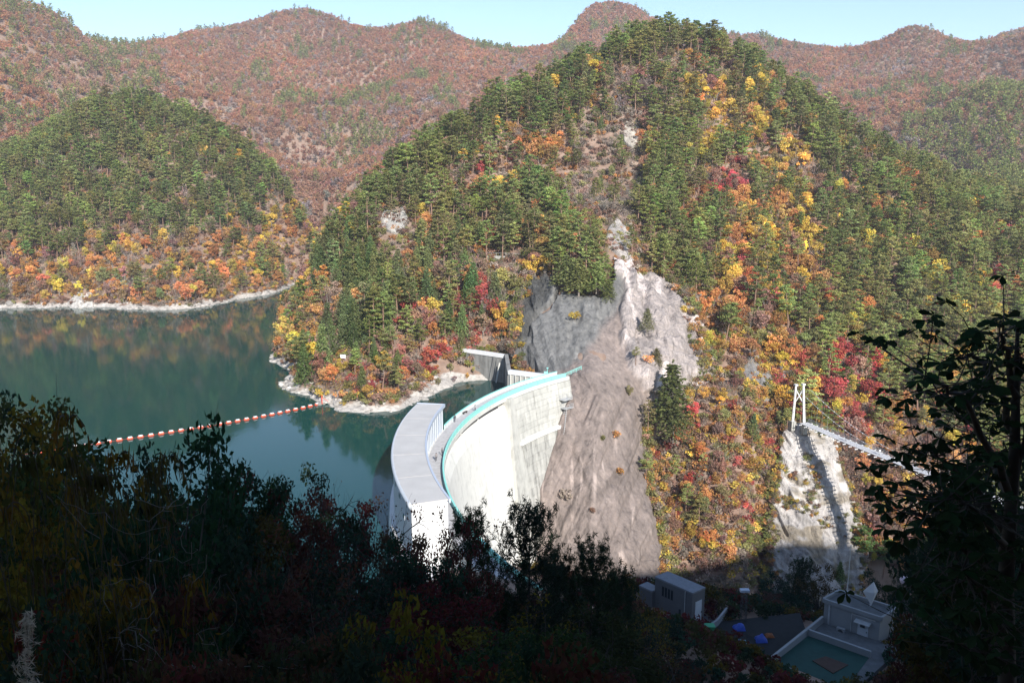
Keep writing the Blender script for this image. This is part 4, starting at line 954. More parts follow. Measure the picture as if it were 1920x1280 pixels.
def fir(seed, h=13.0, spread=2.6, lod=1.0):
    r = np.random.default_rng(seed); L = Leaves(seed + 1); T = MB(); T.tube([(0, 0, -1.5), (0, 0, h * .5), (0, 0, h * .98)], [.2, .12, .02], 6)
    lv = 19 if lod >= 1 else 10
    for i in range(lv):
        t = .1 + .88 * i / lv; sp = spread * (1 - t) ** .8 * r.uniform(.85, 1.12) + .18; nb = 7 if t < .75 else 5
        for k in range(nb):
            az = k * 6.283 / nb + i * .7 + r.uniform(-.25, .25); ln_ = sp * r.uniform(.75, 1.15)
            for f in np.linspace(.3, 1, 4 if lod >= 1 else 2):
                c = (math.cos(az) * ln_ * f, math.sin(az) * ln_ * f, t * h + .1 - f * f * ln_ * .32)
                if lod >= 1: L.clump(c, (.38, .38, .16), 4, .32, .15, up=1.0)
                else: L.clump(c, (.4, .4, .2), 1, .75, .4, up=1.0)
    L.clump((0, 0, h), (.12, .12, .5), 8, .25, .1)
    return T, L
def broad(seed, h=9.0, w=3.2, lod=1.0, dens=1.0, clear=.3):
    r = np.random.default_rng(seed); L = Leaves(seed + 1); T = MB()
    fork = np.array([r.normal(0, .2), r.normal(0, .2), h * clear]); T.tube([(0, 0, -1.2), tuple(fork * .5), tuple(fork)], [.2 * h / 9, .16 * h / 9, .13 * h / 9], 6)
    nc = int(20 * (1 if lod >= 1 else .6)); cz = h * (.5 + clear * .42); rz = h - cz
    for i in range(nc):
        d = r.normal(size=3); d /= np.linalg.norm(d); q = r.uniform(.45, 1) ; c = np.array([d[0] * w * .8 * q, d[1] * w * .8 * q, cz + d[2] * rz * .85 * q])
        if lod >= 1 and i % 2 == 0: T.tube(curve_to(fork * r.uniform(.7, 1), c, .25, r, 4), [.09, .06, .04, .015], 3)
        cr = w * r.uniform(.24, .42)
        if lod >= 1: L.clump(c, (cr, cr, cr * .75), int(64 * dens), .26, .17, up=.35, out=.4, shell=.2)
        else: L.clump(c, (cr, cr, cr * .8), max(3, int(9 * dens)), .48, .34, up=.3, out=.5, shell=.3)
    return T, L
def twiggy(seed, h=8.0, w=2.4, leaves=260, la=.2):
    r = np.random.default_rng(seed); L = Leaves(seed + 1); T = MB(); fork = np.array([r.normal(0, .15), r.normal(0, .15), h * .3]); T.tube([(0, 0, -1.2), tuple(fork)], [.13, .09], 5)
    for i in range(11):
        d = np.array([r.normal(0, 1), r.normal(0, 1), r.uniform(.6, 2.4)]); d /= np.linalg.norm(d); e = fork + d * h * r.uniform(.4, .72) * np.array([w / 2.8, w / 2.8, 1]); br_ = curve_to(fork, e, .25, r, 5); T.tube(br_, [.06, .045, .035, .025, .012], 3)
        for k in range(5):
            a = br_[1 + k % 4]; e2 = a + (d + r.normal(size=3) * .6) * r.uniform(.8, 1.7); T.tube([a, e2], [.025, .01], 3)
            L.clump(e2, (.5, .5, .45), max(1, leaves // 55), la, la * .65, up=.3)
    return T, L
def shrub(seed, h=1.6, w=1.5, n=5, per=34, la=.2):
    r = np.random.default_rng(seed); L = Leaves(seed + 1); T = MB()
    for i in range(n):
        c = np.array([r.normal(0, w * .4), r.normal(0, w * .4), h * r.uniform(.35, .8)]); T.tube([(0, 0, -.4), c], [.035, .012], 3)
        L.clump(c, (w * .45, w * .45, h * .35), per, la, la * .65, up=.4, out=.3)
    return T, L
PROTO = bpy.data.collections.new('tree_kinds')        # never linked to the scene: sources for the forest's scatter
KIND = {}; _ki = [0]
def proto(key, TL, barkmat, individual=True):
    T, L = TL; crown = L.mesh(key + '_crown'); trunk = T.mesh(key + '_trunk', barkmat)
    o = bpy.data.objects.new('k%03d_%s' % (_ki[0], key), None)
    # joined copy for the scatter
    n = len(T.v); cv = np.empty(len(crown.vertices) * 3); crown.vertices.foreach_get('co', cv); cf = np.arange(len(crown.vertices)).reshape(-1, 4) + n
    me = bpy.data.meshes.new(key); me.from_pydata(T.v + [tuple(q) for q in cv.reshape(-1, 3)], [], T.f + [tuple(f) for f in cf.tolist()])
    me.materials.append(barkmat); me.materials.append(M_LEAF)
    me.polygons.foreach_set('material_index', np.concatenate([np.zeros(len(T.f)), np.ones(len(cf))]).astype(np.int32))
    ar = me.attributes.new('rnd', 'FLOAT', 'FACE'); kv = np.concatenate(L.k); ar.data.foreach_set('value', np.concatenate([np.full(len(T.f), .5), kv]).astype(np.float32))
    bpy.data.objects.remove(o); o = bpy.data.objects.new('k%03d_%s' % (_ki[0], key), me); PROTO.objects.link(o)
    KIND.setdefault(key, []).append((_ki[0], crown, trunk)); _ki[0] += 1
for i in range(9): proto('pine', pine(100 + i * 7, 14, (2.9, 3.3, 2.6, 3.7, 2.3, 3.1, 2.8, 3.5, 2.5)[i], (.34, .5, .44, .28, .58, .4, .62, .36, .25)[i]), M_PINEBARK)
for i in range(3): proto('fir', fir(200 + i * 7, 13, 3.0 + .35 * i), M_BARK)
for i in range(5): proto('broad', broad(300 + i * 7, 9, 2.9 + .25 * (i % 3), 1, (1, .8, .9, .7, 1)[i], (.3, .22, .36, .28, .18)[i]), M_BARK)
for i in range(3): proto('sparse', twiggy(400 + i * 7), M_BARK)
for i in range(3): proto('shrub', shrub(500 + i * 7), M_BARK)
for i in range(3): proto('farpine', pine(600 + i * 7, 14, 3.0, .34, .5), M_PINEBARK)
for i in range(4): proto('farbroad', broad(700 + i * 7, 9, 3.8, .5, 2.0, .1), M_BARK)
KH = {'pine': 14, 'fir': 13, 'broad': 9, 'sparse': 8, 'shrub': 1.6, 'farpine': 14, 'farbroad': 9}
KW = {'pine': 2.7, 'fir': 2.2, 'broad': 3.0, 'sparse': 2.3, 'shrub': 1.1, 'farpine': 2.8, 'farbroad': 3.3}

# cells covered by the bare rock
ROCKCELL = set()
for G_, a_, b_ in ((FACE_G, 14, 14), (CLIFF_G, 20, 24)):
    q = G_[a_:-3, b_:-b_].reshape(-1, 3)
    for a, b in {(int(x // 1.5), int(y // 1.5)) for x, y in q[:, :2]}: ROCKCELL.add((a, b))
def on_rock(x, y): return np.array([(int(a // 1.5), int(b // 1.5)) in ROCKCELL for a, b in zip(x, y)])

TINT = {'pine': (.275, .3, .105), 'fir': (.19, .235, .095), 'green': (.25, .26, .08), 'yellow': (.66, .48, .11), 'orange': (.57, .30, .12), 'red': (.5, .12, .10), 'russet': (.36, .22, .165), 'tan': (.38, .315, .26), 'olive': (.3, .28, .12)}
CLS = ['pine', 'fir', 'green', 'yellow', 'orange', 'red', 'russet', 'tan', 'olive']
def mixv(**k): v = np.array([k.get(c, 0.0) for c in CLS]); return v / v.sum()
# zones: centre and radii in the direction of view, what grows there
ZONES = [
 ((300, 560), (340, 130), mixv(orange=.3, yellow=.14, russet=.26, pine=.16, tan=.12, olive=.05)),
 ((230, 330), (330, 135), mixv(pine=.9, russet=.05, yellow=.03, tan=.03)),
 ((20, 420), (110, 170), mixv(orange=.3, russet=.35, yellow=.12, pine=.2)),
 ((350, 330), (60, 60), mixv(pine=.5, russet=.3, tan=.2)),
 ((560, 420), (70, 70), mixv(yellow=.3, orange=.4, russet=.2, pine=.1)),
 ((640, 540), (90, 130), mixv(fir=.55, pine=.4, russet=.05)),
 ((600, 640), (90, 90), mixv(fir=.35, pine=.3, orange=.12, yellow=.1, red=.06, russet=.1)),
 ((780, 610), (150, 140), mixv(pine=.22, fir=.2, orange=.15, red=.1, russet=.22, yellow=.05, tan=.06)),
 ((740, 700), (150, 50), mixv(russet=.3, red=.14, orange=.1, yellow=.12, olive=.2, fir=.1)),
 ((860, 720), (80, 40), mixv(olive=.6, tan=.3, yellow=.1)),
 ((905, 580), (60, 90), mixv(olive=.45, tan=.25, green=.15, orange=.1)),
 ((800, 470), (110, 60), mixv(pine=.35, fir=.25, russet=.2, tan=.12, orange=.1)),
 ((760, 300), (110, 90), mixv(pine=.95, russet=.05)),
 ((900, 325), (95, 60), mixv(orange=.28, russet=.3, yellow=.16, pine=.2, red=.04)),
 ((1010, 300), (60, 60), mixv(orange=.5, russet=.2, pine=.25)),
 ((1010, 430), (110, 60), mixv(pine=.6, fir=.1, red=.06, orange=.1, olive=.12)),
 ((1130, 330), (80, 110), mixv(tan=.35, pine=.4, russet=.15, olive=.1)),
 ((1190, 180), (50, 70), mixv(pine=.35, russet=.35, tan=.3)),
 ((1375, 225), (70, 55), mixv(yellow=.55, orange=.3, pine=.15)),
 ((1335, 360), (70, 55), mixv(orange=.45, russet=.2, red=.12, pine=.2)),
 ((1440, 470), (110, 120), mixv(yellow=.32, orange=.33, pine=.15, russet=.12, red=.06)),
 ((1380, 600), (90, 90), mixv(yellow=.2, orange=.33, green=.12, russet=.15, pine=.2)),
 ((1280, 560), (60, 120), mixv(pine=.8, fir=.1, orange=.1)),
 ((1590, 720), (80, 70), mixv(red=.35, russet=.25, pine=.2, yellow=.12, orange=.1)),
 ((1460, 700), (70, 80), mixv(yellow=.35, orange=.25, red=.1, olive=.15, pine=.1)),
 ((1330, 830), (130, 230), mixv(orange=.27, red=.09, yellow=.16, russet=.24, pine=.12, olive=.15, fir=.04, tan=.1)),
 ((1300, 1060), (150, 60), mixv(tan=.4, russet=.25, olive=.2, yellow=.1)),
 ((1680, 900), (150, 120), mixv(russet=.5, orange=.22, yellow=.1, tan=.15)),
 ((1750, 620), (230, 260), mixv(pine=.68, yellow=.12, orange=.1, red=.04, russet=.06)),
 ((1730, 500), (60, 60), mixv(yellow=.4, orange=.3, pine=.3)),
]
MID = mixv(pine=.8, yellow=.04, orange=.05, russet=.06, fir=.02, olive=.03); FARM = mixv(russet=.78, tan=.13, orange=.05, pine=.02, olive=.02)
def classes(px, py, Y, x, y):
    n = len(px); W_ = np.tile(MID, (n, 1)); done = np.zeros(n, bool); jx = px + fbm(x / 15, y / 15, 91, 3) * 38; jy = py + fbm(x / 15, y / 15, 95, 3) * 38
    pt = smooth(.08, .34, fbm(x / 22, y / 26, 131, 3))[:, None]; W_ = W_ * (1 - .75 * pt) + .75 * pt * mixv(orange=.32, russet=.24, yellow=.24, olive=.1, tan=.1)
    far = smooth(520, 640, Y); leftf = (px < 300) & (Y > 545)
    for (cx, cy), (rx, ry), m in ZONES:
        k = (~done) & (((jx - cx) / rx) ** 2 + ((jy - cy) / ry) ** 2 < 1) & (Y < 560); W_[k] = m; done |= k
    fm = np.tile(FARM, (n, 1)); cl = smooth(.28, .5, fbm(x / 45, y / 60, 81, 3)); fm[:, 0] += cl * 1.2
    fm[leftf] = fm[leftf] * .6 + .4 * mixv(orange=.4, pine=.45, russet=.2); rt = (px > 1690) & (Y < 830) & (py > 170); fm[rt] = fm[rt] * .25 + .75 * mixv(pine=.75, russet=.25)
    W_ = W_ * (1 - far[:, None]) + fm * far[:, None]; cw = np.cumsum(W_ / W_.sum(1, keepdims=True), 1); return (cw < rng.random(n)[:, None]).sum(1).clip(0, 8)

def candidates(y0, y1, sp, jit=.48):
    xs = []; ys = []
    for y in np.arange(y0, y1, sp):
        x = np.arange(-.74 * y - 25, .74 * y + 25, sp); xs.append(x + rng.uniform(-jit, jit, len(x)) * sp); ys.append(np.full(len(x), y) + rng.uniform(-jit, jit, len(x)) * sp)
    return np.concatenate(xs), np.concatenate(ys)
def blocked(x, y, z):
    d = np.hypot(x - RX, y - RY); b = (d < 112) & (y < 232) & (y > 95) & (x < 26)
    b |= (np.abs(x + 8) < 16) & (y > 216) & (y < 258)                     # the inlet
    t_ = (243.9 - y); xb = 92.3 + KB * t_; b |= (np.abs(x - xb) < 4.5) & (y < 243) & (z > -30)
    b |= (np.abs(x - 92) < 4) & (np.abs(y - 244) < 5)
    return b
TREES = []                              # dicts of arrays
def add_trees(x, y, cls, kind, hh, tint):
    TREES.append(dict(x=x, y=y, cls=cls, kind=kind, h=hh, tint=tint))
tx, ty = candidates(190, 565, 4.3); tz = hfast(tx, ty); sl = np.hypot(hfast(tx + 1.5, ty) - hfast(tx - 1.5, ty), hfast(tx, ty + 1.5) - hfast(tx, ty - 1.5)) / 3
ppx, ppy = proj(tx, ty, tz + 5)
keep = (tz > 1.6 + fbm(tx / 12, ty / 12, 33, 3) * 2.5) | (tx > 14)
keep &= ~((tz < 1.2) & (tx < 14)) & (tz > -52) & ~on_rock(tx, ty) & ~blocked(tx, ty, tz) & (ppx > -160) & (ppx < 2080)
dn = fbm(tx / 14, ty / 14, 57, 3); keep &= (dn > -.85) & ~((sl > 1.9) & (rng.random(len(tx)) < .6))
bald = (((ppx - 1140) / 70) ** 2 + ((ppy - 320) / 100) ** 2 < 1) | (((ppx - 740) / 40) ** 2 + ((ppy - 430) / 25) ** 2 < 1) | (((ppx - 150) / 45) ** 2 + ((ppy - 548) / 30) ** 2 < 1)
keep &= ~(bald & (rng.random(len(tx)) < .55))
tx, ty, tz, ppx, ppy = [q[keep] for q in (tx, ty, tz, ppx, ppy)]
ex_, ey_ = candidates(195, 570, 2.9); ez_ = hfast(ex_, ey_); es_ = np.hypot(hfast(ex_ + 1.5, ey_) - hfast(ex_ - 1.5, ey_), hfast(ex_, ey_ + 1.5) - hfast(ex_, ey_ - 1.5)) / 3; epx, epy = proj(ex_, ey_, ez_ + 3)
ek = (es_ > .95) & (rng.random(len(ex_)) < np.where((ex_ > 30) & (ey_ < 300), .5, np.where(es_ > 1.3, .16 * es_, 0))) & ((ex_ > 30) | (ez_ > 3)) & (ez_ > -50) & ~on_rock(ex_, ey_) & ~blocked(ex_, ey_, ez_) & (epx < 2080)
tx, ty, tz, ppx, ppy = [np.concatenate([p_, q_[ek]]) for p_, q_ in ((tx, ex_), (ty, ey_), (tz, ez_), (ppx, epx), (ppy, epy))]
cl = classes(ppx, ppy, ty, tx, ty); n = len(tx)
kind = np.empty(n, object); hh = np.empty(n)
for i in range(n):
    c = CLS[cl[i]]; r_ = random.random()
    if c == 'pine': kind[i] = 'pine'; hh[i] = random.triangular(8, 20, 14)
    elif c == 'fir': kind[i] = 'fir'; hh[i] = random.uniform(9, 17)
    elif c in ('tan',): kind[i] = 'sparse'; hh[i] = random.uniform(6, 11)
    elif c == 'russet' and r_ < .4: kind[i] = 'sparse'; hh[i] = random.uniform(6, 11)
    else: kind[i] = 'broad'; hh[i] = random.uniform(6, 12)
small = (((ppx - 1320) / 150) ** 2 + ((ppy - 900) / 260) ** 2 < 1) | (((ppx - 1680) / 120) ** 2 + ((ppy - 920) / 130) ** 2 < 1) | (((ppx - 780) / 170) ** 2 + ((ppy - 690) / 70) ** 2 < 1)
hh = np.where(small, hh * .62, hh); cen = (((ppx - 1120) / 90) ** 2 + ((ppy - 330) / 120) ** 2 < 1); hh = np.where(cen, hh * .62, hh)
add_trees(tx, ty, cl, kind, hh, None)
# trees one can name: (direction of the base, distance or None for the ground, kind, class, height, label)
def ground_hit(px, py):
    r = ray(px, py); Ys = np.arange(185, 620, .5); p = r[None] * (Ys / r[1])[:, None] + np.array([0, 0, H]); d = p[:, 2] - hfast(p[:, 0], p[:, 1]); k = np.argmax(d < 0); return p[k] if (d < 0).any() else p[-1]
NAMED = [
 (1085, 548, 272.5, 'fir', 'pine', 12, 'large bushy green conifer standing on the lip of the smooth grey rock'),
 (1062, 535, 279, 'fir', 'pine', 11, 'bushy conifer behind the larger one on the lip of the grey rock'),
 (1118, 545, 273, 'fir', 'pine', 10, 'bushy conifer on the grey rock lip, between the large one and the pale crag'),
 (1141, 566, 268.5, 'fir', 'pine', 7.5, 'short dense conifer where the grey rock meets the pale crag'),
 (1030, 495, 296, 'pine', 'pine', 11, 'broad pine at the top edge of the dark grey rock'),
 (1000, 492, 299, 'pine', 'pine', 10, 'pine at the left top corner of the dark grey rock'),
 (1055, 500, 296, 'pine', 'pine', 12, 'pine behind the bushy conifers above the dark grey rock'),
 (1100, 500, 293, 'pine', 'pine', 12, 'tall pine over the middle of the smooth grey rock'),
 (1213, 620, 253, 'fir', 'fir', 7.5, 'slender young conifer growing alone in the middle of the pale crag'),
 (1192, 690, 238.5, 'pine', 'pine', 6.2, 'small open pine with a bare stem against the foot of the pale crag'),
 (1230, 690, 243, 'fir', 'pine', 6.5, 'conical conifer at the foot of the pale crag, right of the small open pine'),
 (1257, 800, 232, 'fir', 'fir', 20, 'tallest dark conifer rising beside the brown slab in front of the pale crag'),
 (1262, 822, 229, 'fir', 'fir', 12, 'dark conifer at the foot of the tallest one beside the brown slab'),
 (1215, 800, 228, 'pine', 'olive', 8, 'olive green tree leaning over the right edge of the brown slab'),
 (1210, 905, 219, 'pine', 'pine', 9, 'pine halfway down the right edge of the brown slab'),
 (1265, 905, 219, 'pine', 'pine', 8, 'pine right of the one halfway down the brown slab'),
 (720, 703, None, 'broad', 'yellow', 8, 'brilliant yellow tree alone on the lower slope of the point'),
 (805, 690, None, 'broad', 'red', 7.5, 'scarlet maple on the lower slope of the point, left of the intake wall'),
 (826, 672, None, 'broad', 'red', 6, 'deep red maple just upslope of the scarlet maple near the intake wall'),
 (694, 560, None, 'broad', 'red', 7.5, 'bright red maple top among dark conifers above the point'),
 (670, 590, None, 'broad', 'orange', 10, 'tall orange tree left of the bright red maple above the point'),
 (640, 705, None, 'broad', 'yellow', 6, 'golden tree near the small white sign on the point'),
 (590, 660, None, 'broad', 'yellow', 8, 'golden yellow tree near the left shore of the point'),
 (652, 742, None, 'broad', 'green', 4.5, 'green bush on the bare rocks at the tip of the point'),
 (928, 462, None, 'broad', 'red', 9, 'crimson maple just above the retaining wall in the forest'),
 (870, 312, None, 'broad', 'yellow', 9, 'flat topped bright yellow tree high on the left shoulder of the middle hill'),
 (935, 330, None, 'broad', 'russet', 10, 'large russet tree right of the flat topped yellow tree'),
 (905, 360, None, 'broad', 'orange', 9, 'orange tree below the large russet tree on the left shoulder'),
 (836, 370, None, 'pine', 'pine', 12, 'pale green round pine left of the orange tree on the left shoulder'),
 (957, 262, None, 'broad', 'orange', 9, 'vivid orange tree tucked under the ridge pines'),
 (1010, 310, None, 'broad', 'orange', 10, 'salmon orange tree in the clearing under the ridge'),
 (1435, 520, None, 'broad', 'yellow', 11, 'wide golden tree in the middle of the right slope'),
 (1480, 530, None, 'broad', 'orange', 11, 'wide pale orange tree right of the golden tree on the right slope'),
 (1390, 610, None, 'broad', 'orange', 9, 'orange tree with bare lower limbs upslope of the footbridge tower'),
 (1340, 580, None, 'broad', 'orange', 8, 'rusty orange tree at the right edge of the pale crag'),
 (1425, 655, None, 'broad', 'green', 8, 'lime green tree upslope of the footbridge tower'),
 (1500, 690, None, 'broad', 'red', 7, 'dark red maple behind the footbridge tower'),
 (1545, 745, None, 'broad', 'red', 8, 'wide pinkish red maple beyond the footbridge deck'),
 (1378, 880, None, 'broad', 'red', 5, 'crimson maple in the gully between slab and bridge cliff'),
 (1410, 900, None, 'broad', 'yellow', 8, 'tall yellow green tree in the gully left of the bridge cliff'),
 (1300, 790, None, 'broad', 'red', 7, 'red maple right of the tallest dark conifer'),
 (1320, 755, None, 'broad', 'yellow', 6, 'amber tree above the red maple right of the tallest conifer'),
 (1380, 940, None, 'broad', 'orange', 6, 'orange tree low in the gully left of the bridge cliff'),
 (1230, 975, None, 'broad', 'yellow', 5, 'bright yellow tree at the right foot of the brown slab'),
 (1243, 535, 289, 'pine', 'pine', 9, 'dark pine hanging over the upper right edge of the pale crag'),
 (1222, 505, 293, 'pine', 'pine', 10, 'pine at the very top of the pale crag'),
 (1275, 570, 285, 'pine', 'pine', 9, 'leaning pine on the right edge of the pale crag'),
 (1312, 655, 269, 'pine', 'pine', 8, 'pine low on the right edge of the pale crag'),
 (1300, 615, 277, 'pine', 'pine', 9, 'pine halfway down the right edge of the pale crag'),
 (1345, 700, 263, 'pine', 'pine', 7, 'spreading pine at the right foot of the pale crag'),
 (1185, 478, 293, 'pine', 'pine', 9, 'pine behind the spire of the pale crag'),
 (1180, 745, 231, 'broad', 'olive', 4, 'olive bush at the corner of the slab below the pale crag'),
 (1240, 1040, 208, 'pine', 'pine', 5, 'small pine at the right bottom corner of the brown slab'),
 (785, 731, None, 'broad', 'olive', 2.6, 'low olive bush on the bank left of the gatehouse roof end'),
 (822, 724, None, 'broad', 'olive', 3.0, 'olive bush midway along the bank behind the gatehouse'),
 (852, 719, None, 'broad', 'tan', 3.0, 'dry tan bush on the bank before the intake wall'),
 (876, 712, None, 'broad', 'yellow', 2.6, 'yellowish bush at the left foot of the intake wall'),
 (845, 700, None, 'broad', 'olive', 3.6, 'taller olive bush upslope of the dry tan bush by the intake wall'),
 (888, 700, 256, 'broad', 'olive', 2.4, 'small olive bush against the grey intake wall'),
 (1476, 800, 245, 'pine', 'pine', 6, 'low pine hiding the foot of the white footbridge tower'),
 (1400, 1065, None, 'broad', 'green', 4, 'lime green tree at the bottom of the gully above the terrace'),
 (470, 510, None, 'broad', 'yellow', 8, 'bright yellow tree on the lower slope of the left headland'),
 (400, 510, None, 'broad', 'yellow', 8, 'golden tree left of the bright yellow one on the left headland'),
 (205, 520, None, 'broad', 'orange', 8, 'burnt orange tree above the pale shore scar'),
 (280, 500, None, 'broad', 'yellow', 7, 'lemon yellow tree right of the burnt orange tree on the headland'),
 (1370, 230, None, 'broad', 'yellow', 12, 'large golden tree among the pines right of the hilltop'),
 (1340, 235, None, 'broad', 'yellow', 9, 'golden tree left of the larger golden tree near the hilltop'),
 (1440, 250, None, 'broad', 'yellow', 9, 'yellow tree right of the large golden tree near the hilltop'),
 (1760, 530, None, 'broad', 'yellow', 11, 'broad yellow tree among pines on the far right slope'),
]
nx = []; 
for px, py, Y, kd, c, h_, lab in NAMED:
    p = ground_hit(px, py) if Y is None else at(px, py, Y); nx.append(p)
nx = np.array(nx)
K0 = TREES[0]; near_named = np.zeros(len(K0['x']), bool)
for p, nm in zip(nx, NAMED):               # leave the named trees room, and clear what would stand right in front of them
    dx = K0['x'] - p[0]; dy = K0['y'] - p[1]; near_named |= (np.hypot(dx, dy) < 3.4) | ((np.abs(dx - (-p[0] / p[1]) * -dy) < 2.6) & (dy < 0) & (dy > -11) & (nm[3] == 'broad'))
CLEAR = [(864, 655, 950, 720, 264), (1136, 395, 1205, 482, 318), (1398, 662, 1478, 722, 268), (716, 414, 764, 452, 340), (1170, 206, 1200, 236, 402), (912, 474, 978, 500, 309), (125, 530, 182, 575, 425), (1462, 850, 1575, 1000, 240), (634, 658, 652, 678, 262)]
kz = hfast(K0['x'], K0['y']); k1x, k1y = proj(K0['x'], K0['y'], kz); _, k2y = proj(K0['x'], K0['y'], kz + K0['h']); kr = 2.2 * K0['h'] / 13 * F / K0['y']
for x0, y0, x1, y1, Y in CLEAR: near_named |= (k1x + kr > x0) & (k1x - kr < x1) & (k1y > y0 + 4) & (k2y < y1 - 6) & (K0['y'] < Y) & (K0['y'] > Y - 60)
for k_ in K0:
    if K0[k_] is not None: K0[k_] = K0[k_][~near_named]
AX = np.concatenate([nx[:, 0], K0['x']]); AY = np.concatenate([nx[:, 1], K0['y']]); AZ = np.concatenate([nx[:, 2], hfast(K0['x'], K0['y'])])
AK = np.concatenate([np.array([q[3] for q in NAMED], object), K0['kind']]); AC = np.concatenate([np.array([CLS.index(q[4]) for q in NAMED]), K0['cls']]); AH = np.concatenate([np.array([q[5] for q in NAMED], float), K0['h']])
n = len(AX); AT = np.array([TINT[CLS[c]] for c in AC]) * np.exp(rng.normal(0, .22, (n, 1))) * np.exp(rng.normal(0, .085, (n, 3)))
AV = np.array([random.randrange(len(KIND[k])) for k in AK]); AR = rng.uniform(0, 6.283, n)
# which trees show largest: paint them near to far over the land on a coarse grid
bw, bh = 640, 427; k_ = bw / 1920.0
buf = np.full((bh, bw), 1e9)
pcx, pcy = proj(AX, AY, AZ + AH * .62); sc = F / np.maximum(AY, 1); rw = np.array([KW[k] / KH[k] for k in AK]) * AH * sc * .85; rh = AH * .4 * sc
gpx, gpy = proj(GX, GY, GZ)
vis = np.zeros(n); order = np.argsort(AY)
for row in range(60, len(_yr)):            # depth of the land, splatted
    pass
own = np.full((bh, bw), -1)
zl = np.full((bh, bw), 1e9)
ii = np.round(gpy * k_).astype(int); jj = np.round(gpx * k_).astype(int); ok = (ii >= 0) & (ii < bh) & (jj >= 0) & (jj < bw)
np.minimum.at(zl, (ii[ok], jj[ok]), GY[ok])
for G_ in (FACE_G, CLIFF_G):
    qx, qy = proj(G_[..., 0], G_[..., 1], G_[..., 2]); a, b = np.round(qy * k_).astype(int), np.round(qx * k_).astype(int); o_ = (a >= 0) & (a < bh) & (b >= 0) & (b < bw); np.minimum.at(zl, (a[o_], b[o_]), G_[..., 1][o_] - 1)
# fill upward: land hides what is behind it below its skyline
for i in order:
    cx, cy, rx, ry = pcx[i] * k_, pcy[i] * k_, max(rw[i] * k_, .8), max(rh[i] * k_, .8)
    x0, x1, y0, y1 = int(max(0, cx - rx)), int(min(bw - 1, cx + rx)) + 1, int(max(0, cy - ry)), int(min(bh - 1, cy + ry)) + 1
    if x0 >= x1 or y0 >= y1: continue
    yy_, xx_ = np.mgrid[y0:y1, x0:x1]; m_ = ((xx_ - cx) / rx) ** 2 + ((yy_ - cy) / ry) ** 2 <= 1
    s_ = own[y0:y1, x0:x1]; m_ &= (s_ < 0) & (zl[y0:y1, x0:x1] > AY[i] - 6); s_[m_] = i
cnt = np.bincount(own[own >= 0], minlength=n).astype(float)
isP = np.array([k == 'pine' for k in AK]); isF = np.array([k == 'fir' for k in AK]); isB = ~(isP | isF)
inframe = (pcx > -10) & (pcx < 1930) & (pcy > -10)
single = np.zeros(n, bool); single[:len(NAMED)] = True
for g_, lim in ((isP, 285), (isF, 285), (isB, 285)):
    c = np.where(g_ & inframe & ~single, cnt, 0); k = lim - int((single & g_).sum()); o_ = np.argsort(-c)[:k]; single[o_[c[o_] > 3]] = True
# landmarks for telling them apart
LM = [('the footbridge tower', 1497, 755), ('the pale crag', 1235, 580), ('the smooth grey rock', 1030, 620), ('the brown rock slab', 1110, 880), ('the retaining wall', 944, 487), ('the intake wall', 905, 665),
      ('the small white sign', 642, 668), ('the boom anchor', 604, 755), ('the bridge cliff', 1510, 950), ('the hilltop', 1240, 60), ('the pale shore scar', 150, 560), ('the headland summit', 235, 180), ('the valley notch', 555, 470), ('the bridge deck', 1650, 852), ('the far right ridge foot', 1850, 470), ('the ridge saddle', 1480, 150), ('the left shoulder', 700, 340), ('the right frame edge', 1900, 640)] + \
     [('the ' + sh_, q[0], q[1] - 25) for sh_, st_ in (('brilliant yellow tree', 'brilliant'), ('scarlet maple', 'scarlet'), ('bright red maple', 'bright red'), ('crimson maple', 'crimson maple just'), ('flat topped yellow tree', 'flat topped'), ('salmon orange tree', 'salmon'), ('vivid orange tree', 'vivid'), ('wide golden tree', 'wide golden'), ('lime green tree', 'lime green tree upslope'), ('burnt orange tree', 'burnt'), ('lemon yellow tree', 'lemon'), ('large golden tree', 'large golden'), ('broad yellow tree', 'broad yellow'), ('tallest dark conifer', 'tallest')) for q in NAMED if q[6].startswith(st_)]
_o = ['', 'second ', 'third ', 'fourth ', 'fifth ', 'sixth ', 'seventh ', 'eighth ', 'ninth ', 'tenth ', 'eleventh ', 'twelfth ', 'thirteenth ', 'fourteenth ', 'fifteenth ', 'sixteenth ', 'seventeenth ', 'eighteenth ', 'nineteenth ', 'twentieth ']
ORD = [w_ + 'nearest' for w_ in _o] + [('twenty-' + w_).strip() + ' nearest' for w_ in ('first', 'second', 'third', 'fourth', 'fifth', 'sixth', 'seventh', 'eighth', 'ninth')] + ['thirtieth nearest']
CW = {'pine': 'dark green', 'fir': 'deep green', 'green': 'lime green', 'yellow': 'yellow', 'orange': 'orange', 'red': 'red', 'russet': 'russet brown', 'tan': 'half bare', 'olive': 'olive'}
lpx = np.array([q[1] for q in LM]); lpy = np.array([q[2] for q in LM]); fam = {}
for i in np.nonzero(single)[0]:
    if i < len(NAMED): continue
    d = np.hypot(pcx[i] - lpx, (pcy[i] - lpy)); j = int(np.argmin(d)); dx, dy = pcx[i] - lpx[j], pcy[i] - lpy[j]
    rel = ('left of' if dx < 0 else 'right of') if abs(dx) > abs(dy) else ('upslope of' if dy < 0 else 'downslope of')
    w_ = 'tall' if AH[i] > (13 if AK[i] in ('pine', 'fir') else 8) else ('small' if AH[i] < (9 if AK[i] in ('pine', 'fir') else 5) else 'middling')
    fam.setdefault((w_, CW[CLS[AC[i]]], {'pine': 'pine', 'fir': 'conical conifer'}.get(AK[i], 'broadleaf tree'), rel, j), []).append((d[j], i))
LAB = {}
